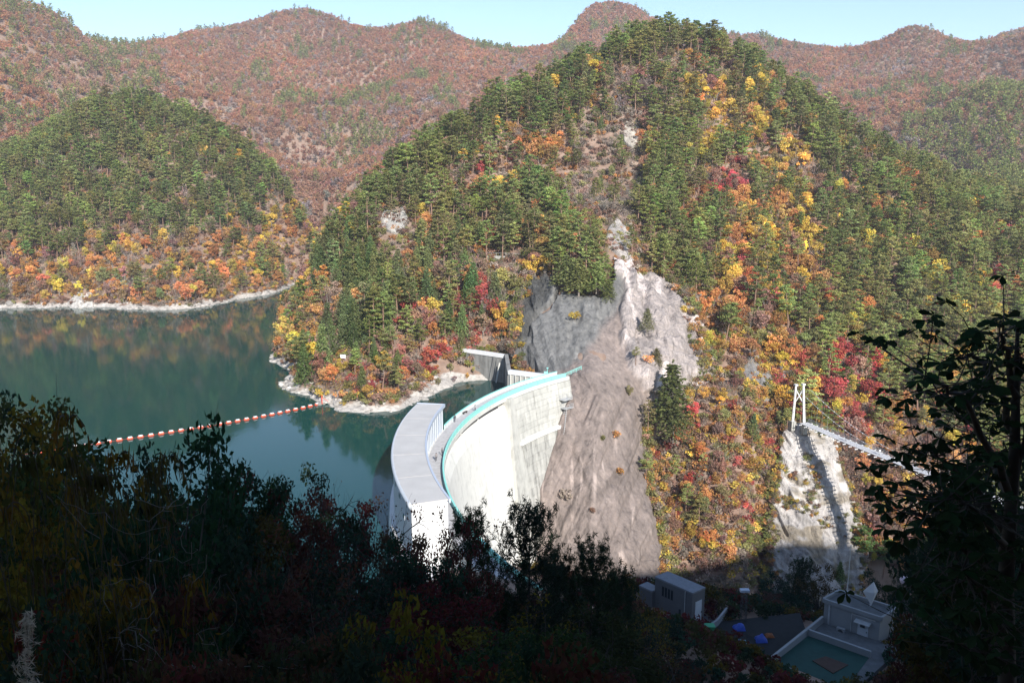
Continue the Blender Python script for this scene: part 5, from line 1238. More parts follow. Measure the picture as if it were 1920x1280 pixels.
for (w_, c, kd, rel, j), l in fam.items():
    l.sort()
    for r_, (d, i) in enumerate(l):
        LAB[i] = '%s %s %s %s %s' % (w_, c, kd, rel, LM[j][0]) + (', %s to it' % ORD[min(r_, 29)] if len(l) > 1 else '')
NM = {'pine': ('pine_tree', 'pine tree', 'pines on the slopes'), 'fir': ('conifer_tree', 'conifer', 'conical conifers on the slopes')}
for i in np.nonzero(single)[0]:
    nm, cat, grp = NM.get(AK[i], ('broadleaf_tree', 'tree', 'broadleaf trees on the slopes'))
    t = bpy.data.objects.new(nm, None); C.objects.link(t); t.location = (AX[i], AY[i], AZ[i]); k = AH[i] / KH[AK[i]]; bw_ = 1.0 if i >= len(NAMED) else (1.9 if 'bushy' in NAMED[i][6] else (1.6 if AK[i] == 'fir' else 1.1)); t.scale = (k * bw_ * random.uniform(.9, 1.12), k * bw_ * random.uniform(.9, 1.12), k); t.rotation_euler = (0, 0, AR[i])
    tag(t, NAMED[i][6] if i < len(NAMED) else LAB[i], cat, grp)
    _, crown, trunk = KIND[AK[i]][AV[i]]
    for pn, me in (('trunk', trunk), ('crown', crown)):
        o = bpy.data.objects.new(pn, me); C.objects.link(o); o.parent = t
        if pn == 'crown': o['tint'] = [float(v) for v in AT[i]]

def scatter(name, x, y, z, kidx, scl, rot, tint):
    n = len(x); me = bpy.data.meshes.new(name); me.vertices.add(n); me.vertices.foreach_set('co', np.stack([x, y, z], -1).astype(np.float32).ravel())
    for nm, ty_, v in (('kind_index', 'INT', kidx.astype(np.int32)), ('size', 'FLOAT', scl.astype(np.float32)), ('turn', 'FLOAT', rot.astype(np.float32))):
        a = me.attributes.new(nm, ty_, 'POINT'); a.data.foreach_set('value', v)
    a = me.attributes.new('tint', 'FLOAT_COLOR', 'POINT'); a.data.foreach_set('color', np.concatenate([tint, np.ones((n, 1))], 1).astype(np.float32).ravel())
    o = obj(name, me); tag(o, kind='stuff')
    ng = bpy.data.node_groups.new(name, 'GeometryNodeTree'); ng.interface.new_socket('Geometry', in_out='INPUT', socket_type='NodeSocketGeometry'); ng.interface.new_socket('Geometry', in_out='OUTPUT', socket_type='NodeSocketGeometry')
    nd = ng.nodes; gi, go = nd.new('NodeGroupInput'), nd.new('NodeGroupOutput'); m2p = nd.new('GeometryNodeMeshToPoints'); ci = nd.new('GeometryNodeCollectionInfo'); iop = nd.new('GeometryNodeInstanceOnPoints')
    ci.inputs['Collection'].default_value = PROTO; ci.inputs['Separate Children'].default_value = True; ci.inputs['Reset Children'].default_value = True
    def na(nm, t_): q = nd.new('GeometryNodeInputNamedAttribute'); q.data_type = t_; q.inputs['Name'].default_value = nm; return q.outputs['Attribute']
    cx = nd.new('ShaderNodeCombineXYZ'); L = ng.links.new
    L(gi.outputs[0], m2p.inputs['Mesh']); L(m2p.outputs[0], iop.inputs['Points']); L(ci.outputs[0], iop.inputs['Instance']); iop.inputs['Pick Instance'].default_value = True
    L(na('kind_index', 'INT'), iop.inputs['Instance Index']); L(na('turn', 'FLOAT'), cx.inputs[2]); L(cx.outputs[0], iop.inputs['Rotation'])
    sx_ = nd.new('ShaderNodeCombineXYZ'); sz = na('size', 'FLOAT')
    for q in range(3): L(sz, sx_.inputs[q])
    L(sx_.outputs[0], iop.inputs['Scale']); L(iop.outputs[0], go.inputs[0])
    mod = o.modifiers.new('scatter', 'NODES'); mod.node_group = ng; return o
def kid(kinds): return np.array([KIND[k][random.randrange(len(KIND[k]))][0] for k in kinds])
r_ = ~single
scatter('forest', AX[r_], AY[r_], AZ[r_], np.array([KIND[k][v][0] for k, v in zip(AK[r_], AV[r_])]), np.array([h / KH[k] for h, k in zip(AH[r_], AK[r_])]), AR[r_], AT[r_])
# stones along the drawn-down shore and at the foot of the slab
def stone(seed):
    b = bmesh.new(); bmesh.ops.create_icosphere(b, subdivisions=2, radius=1.0); r = np.random.default_rng(seed); sc_ = r.uniform(.6, 1.2, 3)
    for v in b.verts: n_ = float(vnoise(np.array([v.co.x * 1.7 + seed]), np.array([v.co.y * 1.7 + v.co.z * 2.3]), seed)[0]); v.co = Vector((v.co.x * sc_[0], v.co.y * sc_[1], v.co.z * sc_[2] * .7)) * (1 + .35 * n_)
    me = bpy.data.meshes.new('stone'); b.to_mesh(me); b.free(); me.materials.append(M_STONE); return me
sm_ = N('shore_stone'); sa_ = sm_.n('ShaderNodeAttribute', attribute_name='tint', attribute_type='INSTANCER'); sm_.col(sm_.mix(1.0, sa_.outputs['Color'], sm_.ramp(sm_.noise(sm_.pos(), 2.0, 5, .7), [(.3, (.6, .6, .6)), (.7, (1.2, 1.2, 1.2))]), 'MULTIPLY')); M_STONE = sm_.m
for i in range(4): o = bpy.data.objects.new('k%03d_stone' % _ki[0], stone(40 + i)); PROTO.objects.link(o); KIND.setdefault('stone', []).append((_ki[0], None, None)); _ki[0] += 1
qx, qy = candidates(195, 520, 1.5); qz = hfast(qx, qy); kq = (qz > -.4) & (qz < 2.6 + fbm(qx / 8, qy / 8, 66, 2)) & (qx < 12) & (fbm(qx / 5, qy / 5, 67, 3) > -.15) & ~blocked(qx, qy, qz); qx, qy, qz = qx[kq], qy[kq], qz[kq]; n = len(qx)
scatter('shore_stones', qx, qy, qz, kid(['stone'] * n), np.exp(rng.normal(-.75, .55, n)), rng.uniform(0, 6.28, n), np.array([[.36, .335, .31]]) * np.exp(rng.normal(0, .25, (n, 1))))
# far mountains
fx, fy = candidates(565, 1640, 5.6); fz = hfast(fx, fy); fpx, fpy = proj(fx, fy, fz + 4); kf = (fz > 1) & (fpx > -120) & (fpx < 2040) & (fpy > -60); fx, fy, fz, fpx, fpy = [q[kf] for q in (fx, fy, fz, fpx, fpy)]
fc = classes(fpx, fpy, fy, fx, fy); n = len(fx); isp = fc <= 1
fk = np.where(isp, 'farpine', 'farbroad'); fs = np.where(isp, rng.uniform(.75, 1.2, n), rng.uniform(.75, 1.3, n))
ft = np.array([{'russet': (.415, .225, .145), 'orange': (.43, .25, .12), 'tan': (.35, .275, .25)}.get(CLS[c], TINT[CLS[c]]) for c in fc]) * np.exp(rng.normal(0, .1, (n, 1))) * np.exp(rng.normal(0, .045, (n, 3)))
big = fbm(fx / 60, fy / 80, 77, 3)[:, None]; b2_ = fbm(fx / 90, fy / 110, 78, 3)[:, None]; ft = np.where(isp[:, None], ft, ft * (1 + .25 * big) * (1 + np.clip(b2_, -1, 1) * np.array([[.12, -.1, -.3]])))
scatter('far_forest', fx, fy, fz, kid(fk), fs, rng.uniform(0, 6.28, n), ft)
# undergrowth on the near slopes
ux, uy = candidates(190, 560, 2.0); uz = hfast(ux, uy); upx, upy = proj(ux, uy, uz)
us_ = np.hypot(hfast(ux + 1.5, uy) - hfast(ux - 1.5, uy), hfast(ux, uy + 1.5) - hfast(ux, uy - 1.5)) / 3
x2_, y2_ = [np.concatenate(q_) for q_ in zip(candidates(190, 320, 1.15), candidates(320, 566, 1.7))]; s2_ = np.hypot(hfast(x2_ + 1.5, y2_) - hfast(x2_ - 1.5, y2_), hfast(x2_, y2_ + 1.5) - hfast(x2_, y2_ - 1.5)) / 3; k2_ = (s2_ > np.where(y2_ < 320, .8, 1.1)) & (rng.random(len(x2_)) < .85)
ux = np.concatenate([ux, x2_[k2_]]); uy = np.concatenate([uy, y2_[k2_]]); uz = hfast(ux, uy); upx, upy = proj(ux, uy, uz)
ku = ((uz > 1.0 + fbm(ux / 9, uy / 9, 35, 3) * 2) | (ux > 14)) & ~((uz < .7) & (ux < 14)) & (uz > -50) & ~on_rock(ux, uy) & ~blocked(ux, uy, uz) & (upx > -100) & (upx < 2020) & (rng.random(len(ux)) < .8)
ux, uy, uz, upx, upy = [q[ku] for q in (ux, uy, uz, upx, upy)]; n = len(ux)
uc = classes(upx, upy, uy, ux, uy); swap = (uc <= 1); uc = np.where(swap, rng.choice([6, 7, 8, 6, 4, 2], n), uc)
ut = np.array([TINT[CLS[c]] for c in uc]) * np.exp(rng.normal(0, .22, (n, 1))) * .85
# tufts that root in the cracks and along the edges of the bare rock
for G_, frac in ((FACE_G, .0004), (CLIFF_G, .05)):
    nv_, nu_ = G_.shape[:2]; V_, U_ = np.mgrid[0:nv_, 0:nu_]; ed = np.minimum(np.minimum(U_, nu_ - U_) / nu_ / .09, np.minimum(V_ + nv_, nv_ - V_) / nv_ / .05); pb = np.where(ed < 1, np.where(G_ is FACE_G, .06, .1), frac * smooth(.1, .5, fbm(G_[..., 0] / 7, G_[..., 2] / 4, 49, 3)))
    pb = np.where((G_ is FACE_G) & (U_ < nu_ * .2) & (V_ > nv_ * .5), 0, pb)
    m_ = rng.random(pb.shape) < pb; q = G_[m_]; ux = np.concatenate([ux, q[:, 0]]); uy = np.concatenate([uy, q[:, 1]]); uz = np.concatenate([uz, q[:, 2]]); k = len(q); c_ = rng.choice([6, 7, 8, 0, 4, 3], k)
    ut = np.concatenate([ut, np.array([TINT[CLS[c]] for c in c_]) * np.exp(rng.normal(0, .22, (k, 1))) * .8])
n = len(ux); uk = np.where(rng.random(n) < .16, 'sparse', 'shrub'); us = np.where(uk == 'sparse', rng.uniform(.25, .55, n), rng.uniform(.7, 1.8, n)); us[-k:] *= .6
scatter('undergrowth', ux, uy, uz, kid(uk), us, rng.uniform(0, 6.28, n), ut)

# ------------------------------------------------------------------ the shaded slope in front
def nearbroad(seed, leaf=.085, nc=46, per=120, h=7.0, w=2.6, twigs=True):
    r = np.random.default_rng(seed); L = Leaves(seed + 1); T = MB(); forks = []
    for s_ in range(3):
        f = np.array([r.normal(0, .5), r.normal(0, .5), h * r.uniform(.3, .5)]); T.tube(curve_to((r.normal(0, .15), r.normal(0, .15), -1.5), f, .2, r, 5), [.11, .1, .085, .07, .06], 6); forks.append(f)
    for i in range(nc):
        d = r.normal(size=3); d /= np.linalg.norm(d); q = r.uniform(.5, 1.08); c = np.array([d[0] * w * q, d[1] * w * q, h * .58 + d[2] * h * .42 * q]); f = forks[i % 3]
        br_ = curve_to(f, c, .3, r, 5); T.tube(br_, [.045, .035, .025, .018, .008], 4)
        for k in range(4 if twigs else 0): T.tube([c, c + r.normal(size=3) * .35 + np.array([0, 0, .18])], [.008, .004], 3)
        L.clump(c, (.55, .55, .42), per, leaf, leaf * .55, up=.5, out=.2)
        L.clump(br_[3], (.4, .4, .3), per // 4, leaf, leaf * .55, up=.5)
    return T, L
def nearpine(seed, h=7.0):
    r = np.random.default_rng(seed); L = Leaves(seed + 1); T = MB(); T.tube([(0, 0, -1.5), (.05, .03, h * .5), (0, 0, h)], [.11, .07, .012], 6)
    for lv in range(11):
        t = .18 + .8 * lv / 11; n_ = 6
        for k in range(n_):
            az = k * 6.283 / n_ + lv * .5 + r.uniform(-.3, .3); ln_ = (1.0 - t) ** .65 * 2.3 * r.uniform(.7, 1.15) + .25; a = np.array([0, 0, t * h]); b = a + np.array([math.cos(az) * ln_, math.sin(az) * ln_, ln_ * (.28 + .35 * t)])
            m_ = a + (b - a) * .55 + np.array([0, 0, -.1 * ln_]); T.tube([a, m_, b], [.03, .022, .01], 4)
            for e in range(5):
                f = r.uniform(.4, 1); p = (m_ if f < .55 else b) * f + a * (1 - f) + r.normal(size=3) * .12; e_ = p + np.array([math.cos(az) * .18, math.sin(az) * .18, .28]) + r.normal(size=3) * .1
                T.tube([p, e_], [.012, .006], 3); L.clump(e_, (.16, .16, .22), 26, .13, .016, up=-.2); L.clump(p, (.16, .16, .14), 12, .13, .016, up=.2)
    L.clump((0, 0, h), (.14, .14, .28), 50, .14, .016)
    return T, L
def pinnate(seed, n_st=7, h=2.6):              # arching stems of feather-like leaves
    r = np.random.default_rng(seed); L = Leaves(seed + 1); T = MB()
    for s_ in range(n_st):
        tip = np.array([r.normal(0, .75), r.normal(0, .75), h * r.uniform(.6, 1.0)]); st = curve_to((r.normal(0, .2), r.normal(0, .2), -.5), tip, .25, r, 7); T.tube(st, [.022, .02, .017, .014, .011, .008, .005], 5)
        for k in range(11):
            b = st[2 + k % 5] if k < 7 else st[-1]; az = r.uniform(0, 6.283); ln_ = r.uniform(.35, .6); d = np.array([math.cos(az), math.sin(az), .55]); rib = [b + d * ln_ * t + np.array([0, 0, -.9 * ln_ * t * t]) for t in np.linspace(0, 1, 8)]; T.tube(rib, .004, 3)
            sd_ = np.array([-math.sin(az), math.cos(az), 0])
            for j in range(1, 8):
                for sg in (-1, 1): L.clump(rib[j] + sd_ * sg * .055 + np.array([0, 0, -.02]), (.01, .01, .01), 1, .062, .017, up=.3)
    return T, L
M_OAKBARK = bark('dark_bark', (.055, .048, .042))
def nearbare(seed, h=7.0):
    r = np.random.default_rng(seed); L = Leaves(seed + 1); T = MB()
    def grow(a, d, ln_, rad, dep):
        p = [a]; dd = np.array(d, float)
        for k in range(5): dd = dd + r.normal(size=3) * .16 + np.array([0, 0, .07]); dd /= np.linalg.norm(dd); p.append(p[-1] + dd * ln_ / 5)
        T.tube(p, list(np.linspace(rad, rad * .45, 6)), 4 if dep < 2 else 3)
        if dep < 3:
            for k in range(4 if dep else 6): q = p[1 + (k % 5)]; nd = dd * .7 + r.normal(size=3) * .55 + np.array([0, 0, .25]); grow(q, nd / np.linalg.norm(nd), ln_ * r.uniform(.42, .62), rad * .5, dep + 1)
        elif r.random() < .35: L.clump(p[-1], (.06, .06, .06), 2, .05, .03)
    grow(np.array([0, 0, -1.0]), (0, 0, 1), h * .72, .055, 0); return T, L
NEAR = {}
def nproto(key, TL, bm): T, L = TL; NEAR.setdefault(key, []).append((L.mesh(key + '_crown'), T.mesh(key + '_trunk', bm)))
for i in range(3): nproto('nb', nearbroad(900 + i * 9), M_OAKBARK)
nproto('thin', nearbroad(950, .08, 40, 34), M_OAKBARK)
for i in range(2): nproto('np', nearpine(930 + i * 9), M_OAKBARK)
for i in range(3): nproto('sumac', pinnate(960 + i * 9), M_OAKBARK)
for i in range(2): nproto('bare', nearbare(980 + i * 9), M_OAKBARK)
NH = {'nb': 7.0, 'thin': 7.0, 'np': 7.0, 'sumac': 2.6, 'bare': 7.0}
DK = {'green': (.035, .055, .025), 'dgreen': (.022, .045, .028), 'russet': (.075, .036, .026), 'red': (.095, .024, .022), 'yellow': (.12, .09, .018), 'olive': (.06, .055, .02), 'pine': (.028, .045, .024)}  # leaf colours darkened so they carry the shade of the near slope
NW = {'green': 'green', 'dgreen': 'dark green', 'russet': 'russet', 'red': 'reddish', 'yellow': 'dull yellow', 'olive': 'olive', 'pine': 'dark'}
def near(px, py, Y, key, tint, width, name, label, cat, grp=None, rz=None):
    top = at(px, py - 12, Y); zg = hfast(np.array([top[0]]), np.array([Y]))[0]; hgt = max(1.0, top[2] - zg)
    t = bpy.data.objects.new(name, None); C.objects.link(t); t.location = (top[0], Y, zg); k = hgt / NH[key]; t.scale = (width, width, k); t.rotation_euler = (0, 0, random.uniform(0, 6.28) if rz is None else rz)
    tag(t, label, cat, grp); crown, trunk = NEAR[key][random.randrange(len(NEAR[key]))]
    for pn, me in (('trunk' if key != 'sumac' else 'stems', trunk), ('crown' if key != 'sumac' else 'leaves', crown)):
        o = bpy.data.objects.new(pn, me); C.objects.link(o); o.parent = t
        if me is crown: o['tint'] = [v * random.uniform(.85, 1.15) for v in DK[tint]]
NT = [
 (-60, 700, 27, 'nb', 'olive', 1.3, 'shaded olive tree at the far left edge above the lake'), (35, 775, 24, 'nb', 'yellow', 1.1, 'shaded dull yellow tree behind the feathery shrubs at the left edge'),
 (150, 850, 22, 'nb', 'green', 1.1, 'shaded green tree below the left end of the boom'), (285, 818, 15, 'nb', 'dgreen', .75, 'dark leafy tree top overlapping the left floats of the boom'), (345, 870, 17, 'nb', 'dgreen', .7, 'dark leafy tree right of the one overlapping the boom'),
 (412, 832, 31, 'nb', 'dgreen', .95, 'round dark evergreen standing out against the blue water'), (455, 862, 33, 'nb', 'green', .8, 'dark green tree touching the round evergreen on its right'), (505, 890, 33, 'nb', 'russet', .9, 'shaded russet tree right of the round evergreen'),
 (560, 838, 40, 'bare', 'russet', 1.0, 'bare twiggy sapling against the blue water'), (570, 905, 38, 'nb', 'dgreen', .9, 'dark green tree under the bare twiggy sapling'), (625, 915, 42, 'nb', 'red', 1.0, 'shaded reddish tree left of the bare tree by the gatehouse'),
 (680, 880, 46, 'bare', 'russet', 1.2, 'bare grey tree against the water left of the gatehouse'), (700, 965, 46, 'thin', 'russet', 1.1, 'thin russet tree under the bare grey tree'), (735, 990, 42, 'nb', 'russet', .8, 'shaded russet tree at the foot of the gatehouse left wall'),
 (778, 940, 33, 'bare', 'red', .5, 'wiry twig with few leaves in front of the gatehouse end wall'), (780, 985, 34, 'thin', 'red', .8, 'open reddish shrub showing the white gatehouse wall through its leaves'), (832, 985, 36, 'thin', 'russet', .8, 'open brown shrub right of the reddish one before the white wall'),
 (790, 1012, 30, 'nb', 'dgreen', .7, 'dark green bush top hiding the foot of the white gatehouse end wall'), (848, 1008, 31, 'nb', 'russet', .7, 'dense russet bush top between the gatehouse and the first young pine'),
 (880, 975, 37, 'np', 'pine', .85, 'young pine beside the teal railing in front of the spillway'), (932, 1012, 40, 'thin', 'russet', .9, 'thin russet shrub between two young pines before the spillway'), (992, 962, 38, 'np', 'pine', 1.05, 'tallest young pine silhouetted against the white spillway face'),
 (1045, 1050, 41, 'np', 'pine', .8, 'short young pine right of the tallest one, before the brown slab'), (1112, 1036, 42, 'np', 'pine', 1.05, 'young pine silhouetted against the foot of the brown slab'), (1160, 1082, 44, 'np', 'pine', .8, 'last young pine on the right, left of the boxy grey building'),
 (1205, 1130, 48, 'thin', 'yellow', .8, 'small dull yellow shrub at the left corner of the boxy grey building'), (1235, 1180, 50, 'nb', 'dgreen', .9, 'dark bush in front of the boxy grey building'),
 (1845, 935, 42, 'nb', 'dgreen', 1.3, 'dark tree behind the large leaved tree on the right'), (1890, 870, 36, 'nb', 'green', 1.3, 'dark green tree at the right edge behind the large leaved tree'), (1930, 790, 34, 'nb', 'dgreen', 1.7, 'tall dark tree at the far right edge'),
 (1790, 1130, 36, 'nb', 'russet', .9, 'shaded russet tree right of the lattice mast'), (1865, 1080, 30, 'nb', 'olive', 1.1, 'shaded olive tree low on the right under the large leaved tree'), (1905, 1060, 26, 'nb', 'dgreen', 1.1, 'dark bush under the trunk of the large leaved tree'),
]
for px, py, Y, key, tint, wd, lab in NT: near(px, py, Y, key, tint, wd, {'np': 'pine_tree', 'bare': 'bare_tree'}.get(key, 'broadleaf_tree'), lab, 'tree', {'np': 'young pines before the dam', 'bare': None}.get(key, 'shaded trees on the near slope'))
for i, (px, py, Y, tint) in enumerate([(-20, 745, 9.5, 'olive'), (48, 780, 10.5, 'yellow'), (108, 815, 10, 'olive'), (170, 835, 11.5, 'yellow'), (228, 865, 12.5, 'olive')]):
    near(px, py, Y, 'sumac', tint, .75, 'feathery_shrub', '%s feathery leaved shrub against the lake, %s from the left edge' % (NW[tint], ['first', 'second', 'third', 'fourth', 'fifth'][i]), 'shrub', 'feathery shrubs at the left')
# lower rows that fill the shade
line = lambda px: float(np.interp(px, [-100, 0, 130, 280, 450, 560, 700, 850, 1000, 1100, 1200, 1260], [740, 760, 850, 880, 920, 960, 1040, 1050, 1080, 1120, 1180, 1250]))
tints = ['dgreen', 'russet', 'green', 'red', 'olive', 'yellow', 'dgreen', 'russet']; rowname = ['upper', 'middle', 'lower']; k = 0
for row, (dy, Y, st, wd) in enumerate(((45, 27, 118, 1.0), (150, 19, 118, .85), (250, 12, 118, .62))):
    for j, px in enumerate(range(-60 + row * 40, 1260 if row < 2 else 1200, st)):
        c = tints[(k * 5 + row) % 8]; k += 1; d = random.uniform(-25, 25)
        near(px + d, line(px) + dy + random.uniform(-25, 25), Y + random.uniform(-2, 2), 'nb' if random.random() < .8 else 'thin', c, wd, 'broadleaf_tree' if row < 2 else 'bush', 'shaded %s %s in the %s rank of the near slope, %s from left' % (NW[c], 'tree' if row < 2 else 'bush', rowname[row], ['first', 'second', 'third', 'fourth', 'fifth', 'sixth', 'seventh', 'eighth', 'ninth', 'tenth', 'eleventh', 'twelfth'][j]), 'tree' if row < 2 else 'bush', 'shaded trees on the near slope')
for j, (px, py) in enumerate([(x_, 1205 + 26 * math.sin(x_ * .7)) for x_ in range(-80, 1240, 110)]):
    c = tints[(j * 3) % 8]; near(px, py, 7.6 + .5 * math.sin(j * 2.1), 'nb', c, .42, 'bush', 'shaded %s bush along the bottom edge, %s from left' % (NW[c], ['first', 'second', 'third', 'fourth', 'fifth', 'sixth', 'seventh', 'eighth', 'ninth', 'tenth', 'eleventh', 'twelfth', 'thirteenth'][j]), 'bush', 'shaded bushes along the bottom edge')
vx, vy = candidates(9, 150, 1.7); vz = hfast(vx, vy); vpx, vpy = proj(vx, vy, vz); vd = np.hypot(vx - RX, vy - RY)
def inside(x, y, pts):
    c = np.ones(len(x), bool); P_ = [(p[0], p[1]) for p in pts]; ar = sum(P_[i][0] * P_[(i + 1) % len(P_)][1] - P_[(i + 1) % len(P_)][0] * P_[i][1] for i in range(len(P_)))
    for (ax, ay), (bx__, by__) in zip(P_, P_[1:] + P_[:1]): c &= (((bx__ - ax) * (y - ay) - (by__ - ay) * (x - ax)) * np.sign(ar) > -.8)
    return c
kv = ((vz > .6) | (vx > 12)) & (vz > -40) & ~((vd > 90) & (vd < 109) & (vy > 88)) & (vpx > -200) & (vpx < 2100)
for pg in (PB1, Q4, YD, [g0, g1, g2, g3], tp): kv &= ~inside(vx, vy, pg)
vx, vy, vz = vx[kv], vy[kv], vz[kv]; n = len(vx)
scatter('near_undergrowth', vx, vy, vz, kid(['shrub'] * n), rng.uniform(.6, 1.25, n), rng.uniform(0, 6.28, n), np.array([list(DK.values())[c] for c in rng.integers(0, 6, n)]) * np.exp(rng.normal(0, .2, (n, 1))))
# unseen forest added behind the viewpoint to shut out half of the sky
bx_, by_ = rng.uniform(-150, 150, 1500), rng.uniform(-58, -2.5, 1500)
def hb(x, y): return np.array([BZ[np.abs(_by - b).argmin(), np.abs(_bx - a).argmin()] for a, b in zip(x, y)])
bz_ = hb(bx_, by_); kb = by_ > -21; bx_, by_, bz_ = bx_[kb], by_[kb], bz_[kb]; nb_ = len(bx_)
scatter('unseen_shade_forest', bx_, by_, bz_ - .5, kid(['broad' if q < .6 else 'pine' for q in rng.random(nb_)]), rng.uniform(1.0, 1.35, nb_), rng.uniform(0, 6.28, nb_), np.tile(np.array([[.08, .09, .04]]), (nb_, 1)))
# tangle of dead vines
r = np.random.default_rng(5); tv = thing('dead_vines', 'tangle of pale dead vines hanging over the dark bushes at the lower left', 'vines', at(300, 1150, 8.5))
for k in range(30):
    a = at(r.uniform(180, 420), r.uniform(930, 1260), 8.3 + r.uniform(-.5, .5)); b = a + r.normal(size=3) * np.array([.4, .2, .3]); MB().tube([q_ + r.normal(0, .022, 3) for q_ in curve_to(a, b, .1, r, 7)], [.004, .004, .004, .003, .003, .003, .002], 4).build('vine', plain('dead_vine', (.13, .12, .11), .9) if k == 0 else bpy.data.materials['dead_vine'], tv)
# a plume of silver grass at the lower left
q = at(45, 1330, 5.2); tv = thing('silver_grass', 'single pale silver grass plume standing at the lower left corner', 'grass', q); top = at(50, 1150, 5.2)
MB().tube([q + np.array([0, 0, -1.0]), q, (q + top) / 2 + np.array([.02, 0, 0]), top], [.006, .005, .004, .002], 4).build('stem', M_BARK, tv); L = Leaves(66)
for k in range(90):
    t = r.uniform(.2, 1); c = q + (top - q) * t + np.array([r.normal(0, .045 * (1.25 - t)), r.normal(0, .03), 0]); L.clump(c, (.015, .015, .02), 5, .035, .004, up=-.3)
o = obj('plume', L.mesh('plume'), tv); o['tint'] = [.4, .36, .3]
# trees round the terrace and under the bridge cliff
for px, py, Y, key, tint, wd, nm, lab in [(1462, 1085, 124, 'nb', 'dgreen', 1.5, 'broadleaf_tree', 'dark round tree between the slim mast and the bridge cliff'), (1505, 1062, 126, 'np', 'pine', 1.6, 'pine_tree', 'dark spreading pine behind the green roof'), (1535, 1075, 124, 'nb', 'olive', 1.4, 'broadleaf_tree', 'shaded olive tree left of the white building'),
    (1440, 1125, 118, 'nb', 'russet', 1.0, 'broadleaf_tree', 'shaded russet tree behind the orange sheet in the yard'), (1420, 1160, 112, 'bare', 'russet', .9, 'bare_tree', 'bare sapling in the yard among the tarpaulins'), (1395, 1185, 104, 'bare', 'russet', .8, 'bare_tree', 'bare sapling in front of the blue tarpaulin heap'),
    (1655, 1085, 120, 'nb', 'dgreen', 1.3, 'broadleaf_tree', 'dark tree behind the kite shaped antenna'), (1720, 1040, 118, 'np', 'pine', 1.7, 'pine_tree', 'dark pine right of the kite shaped antenna'), (1480, 1120, 121, 'nb', 'dgreen', 1.4, 'broadleaf_tree', 'dark bushy tree under the spreading pine by the yard')]:
    near(px, py, Y, key, tint, wd, nm, lab, 'tree')
for px, py, k_, h_, lab in [(1612, 1075, 'pine', 15, 'sunlit pine at the end of the footbridge shadow'), (1572, 1105, 'fir', 9, 'sunlit conifer left of the sunlit pine under the bridge cliff'), (1655, 1085, 'pine', 13, 'half sunlit pine behind the large leaved tree, right of the bridge shadow')]:
    p = ground_hit(px, py); t = bpy.data.objects.new('pine_tree', None); C.objects.link(t); t.location = p; kk = h_ / KH[k_]; t.scale = (kk, kk, kk); tag(t, lab, 'pine tree'); _, crown, trunk = KIND[k_][1]
    for pn, me in (('trunk', trunk), ('crown', crown)):
        o = bpy.data.objects.new(pn, me); C.objects.link(o); o.parent = t
        if pn == 'crown': o['tint'] = [.13, .2, .07]

# ------------------------------------------------------------------ the large leaved tree at the right
oak = thing('oak_tree', 'large leaved dark tree leaning in at the right edge, in front of the footbridge', 'tree', at(1895, 1700, 8.0))
r = np.random.default_rng(77); TB = MB(); tips = []
def limb(pts, r0, r1):
    p = [at(*q) for q in pts]; n_ = 14; t = np.linspace(0, len(p) - 1, n_); P_ = [np.array([np.interp(u, range(len(p)), [q[k] for q in p]) for k in range(3)]) + r.normal(0, .02, 3) for u in t]
    MB().tube(P_, list(np.linspace(r0, r1, n_)), 7).build('branch', M_OAKBARK, oak, True); return P_
MB().tube([at(*q) for q in [(1905, 1750, 8.0), (1890, 1400, 8.0), (1885, 1100, 7.9), (1902, 850, 7.8), (1908, 610, 7.6)]], [.12, .1, .08, .055, .015], 9).build('trunk', M_OAKBARK, oak, True)
LIMBS = [[(1885, 1090, 7.9), (1810, 1025, 7.6), (1760, 980, 7.3), (1705, 962, 7.2)], [(1888, 1010, 7.9), (1820, 905, 7.9), (1775, 860, 7.8), (1735, 850, 7.7)], [(1893, 920, 7.8), (1840, 800, 7.3), (1785, 735, 7.0), (1735, 712, 6.9)],
 [(1900, 820, 7.8), (1865, 715, 8.0), (1825, 660, 8.2), (1785, 672, 8.2)], [(1904, 760, 7.7), (1888, 660, 7.5), (1875, 605, 7.4)], [(1900, 900, 7.8), (1945, 760, 7.7), (1965, 660, 7.6)], [(1886, 1160, 7.9), (1845, 1120, 8.2), (1805, 1095, 8.4), (1775, 1080, 8.4)],
 [(1886, 1250, 7.9), (1840, 1225, 7.6), (1795, 1205, 7.5)], [(1895, 950, 7.8), (1866, 880, 8.6), (1830, 810, 9.0), (1812, 770, 9.1)], [(1887, 1050, 7.9), (1855, 980, 7.0), (1815, 945, 6.6), (1770, 935, 6.5)], [(1886, 1200, 7.9), (1855, 1130, 7.2), (1805, 1065, 6.8)], [(1900, 1100, 7.9), (1950, 1000, 7.8), (1980, 900, 7.7)]]
for lb_ in LIMBS:
    P_ = limb(lb_, .04, .008)
    for k in range(4, 14):
        for _ in range(5 if lb_[-1][1] > 900 else 3):
            e = P_[k] + r.normal(size=3) * np.array([.3, .3, .26]) * (1.25 - k * .035) + np.array([0, 0, .04]); TB.tube(curve_to(P_[k], e, .04, r, 4), [.007, .006, .005, .003], 4); tips.append((e, (e - P_[k]) / (np.linalg.norm(e - P_[k]) + 1e-6)))
    tips.append((P_[-1], (P_[-1] - P_[-3]) / np.linalg.norm(P_[-1] - P_[-3])))
q = TB.build('twigs', M_OAKBARK, oak); q['kind'] = 'stuff'
prof_ = [(0, .0), (.15, .16), (.4, .34), (.65, .5), (.82, .42), (1.0, .0)]
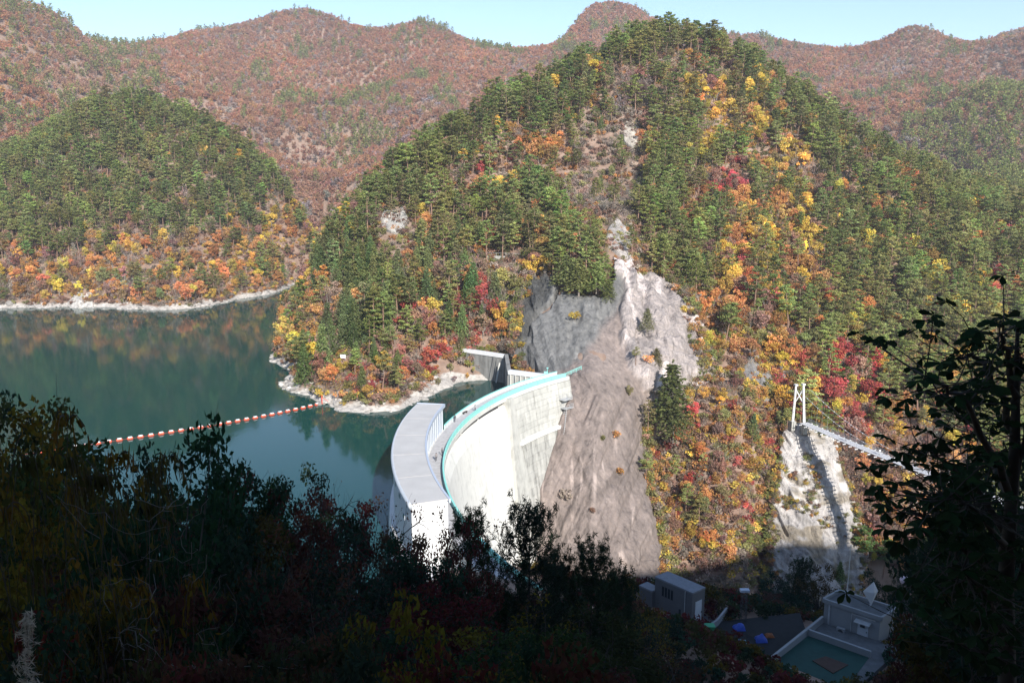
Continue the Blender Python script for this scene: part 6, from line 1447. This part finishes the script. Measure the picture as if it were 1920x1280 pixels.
def leaf_geo():
    v = []; f = []
    for x, w_ in prof_: z = -.22 * x * x; v += [(x, -w_ * .5, z + .1 * w_), (x, 0, z), (x, w_ * .5, z + .1 * w_)]
    for k in range(len(prof_) - 1):
        a = 3 * k; f += [(a, a + 3, a + 4, a + 1), (a + 1, a + 4, a + 5, a + 2)]
    return v, f
lv_, lf_ = leaf_geo(); lm = MB(); lm.v, lm.f = lv_, lf_; leaf_me = lm.mesh('leaf', M_LEAF); a_ = leaf_me.attributes.new('rnd', 'FLOAT', 'FACE'); a_.data.foreach_set('value', np.full(len(lf_), .5, np.float32))
mats = []
for e, d in tips:
    az0 = r.uniform(0, 6.28)
    for k in range(6):
        az = az0 + k * 1.05 + r.uniform(-.25, .25); dr = Vector((math.cos(az), math.sin(az), r.uniform(-.75, .25))) + Vector(d) * .45; dr.normalize()
        qd = dr.to_track_quat('X', 'Z') @ Euler((r.normal(0, .5), 0, 0)).to_quaternion(); s_ = r.uniform(.09, .16)
        mats.append(Matrix.Translation(Vector(e)) @ qd.to_matrix().to_4x4() @ Matrix.Scale(s_, 4))
sizes = [m.to_scale().x * (1 if 1640 < proj(*m.translation)[0] < 1915 and proj(*m.translation)[1] < 1270 else .3) for m in mats]; o_ = np.argsort(-np.array(sizes)); rest = MB()
for c, i in enumerate(o_):
    if c < 290:
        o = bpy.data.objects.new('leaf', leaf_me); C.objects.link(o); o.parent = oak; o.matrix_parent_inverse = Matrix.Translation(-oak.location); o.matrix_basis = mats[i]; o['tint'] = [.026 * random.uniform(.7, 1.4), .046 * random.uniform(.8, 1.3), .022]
    else:
        n_ = len(rest.v); rest.v += [tuple(mats[i] @ Vector(v)) for v in lv_]; rest.f += [tuple(n_ + k for k in f) for f in lf_]
me = rest.mesh('leaves', M_LEAF); a_ = me.attributes.new('rnd', 'FLOAT', 'FACE'); a_.data.foreach_set('value', np.repeat(rng.random(len(rest.f) // 10), 10).astype(np.float32))
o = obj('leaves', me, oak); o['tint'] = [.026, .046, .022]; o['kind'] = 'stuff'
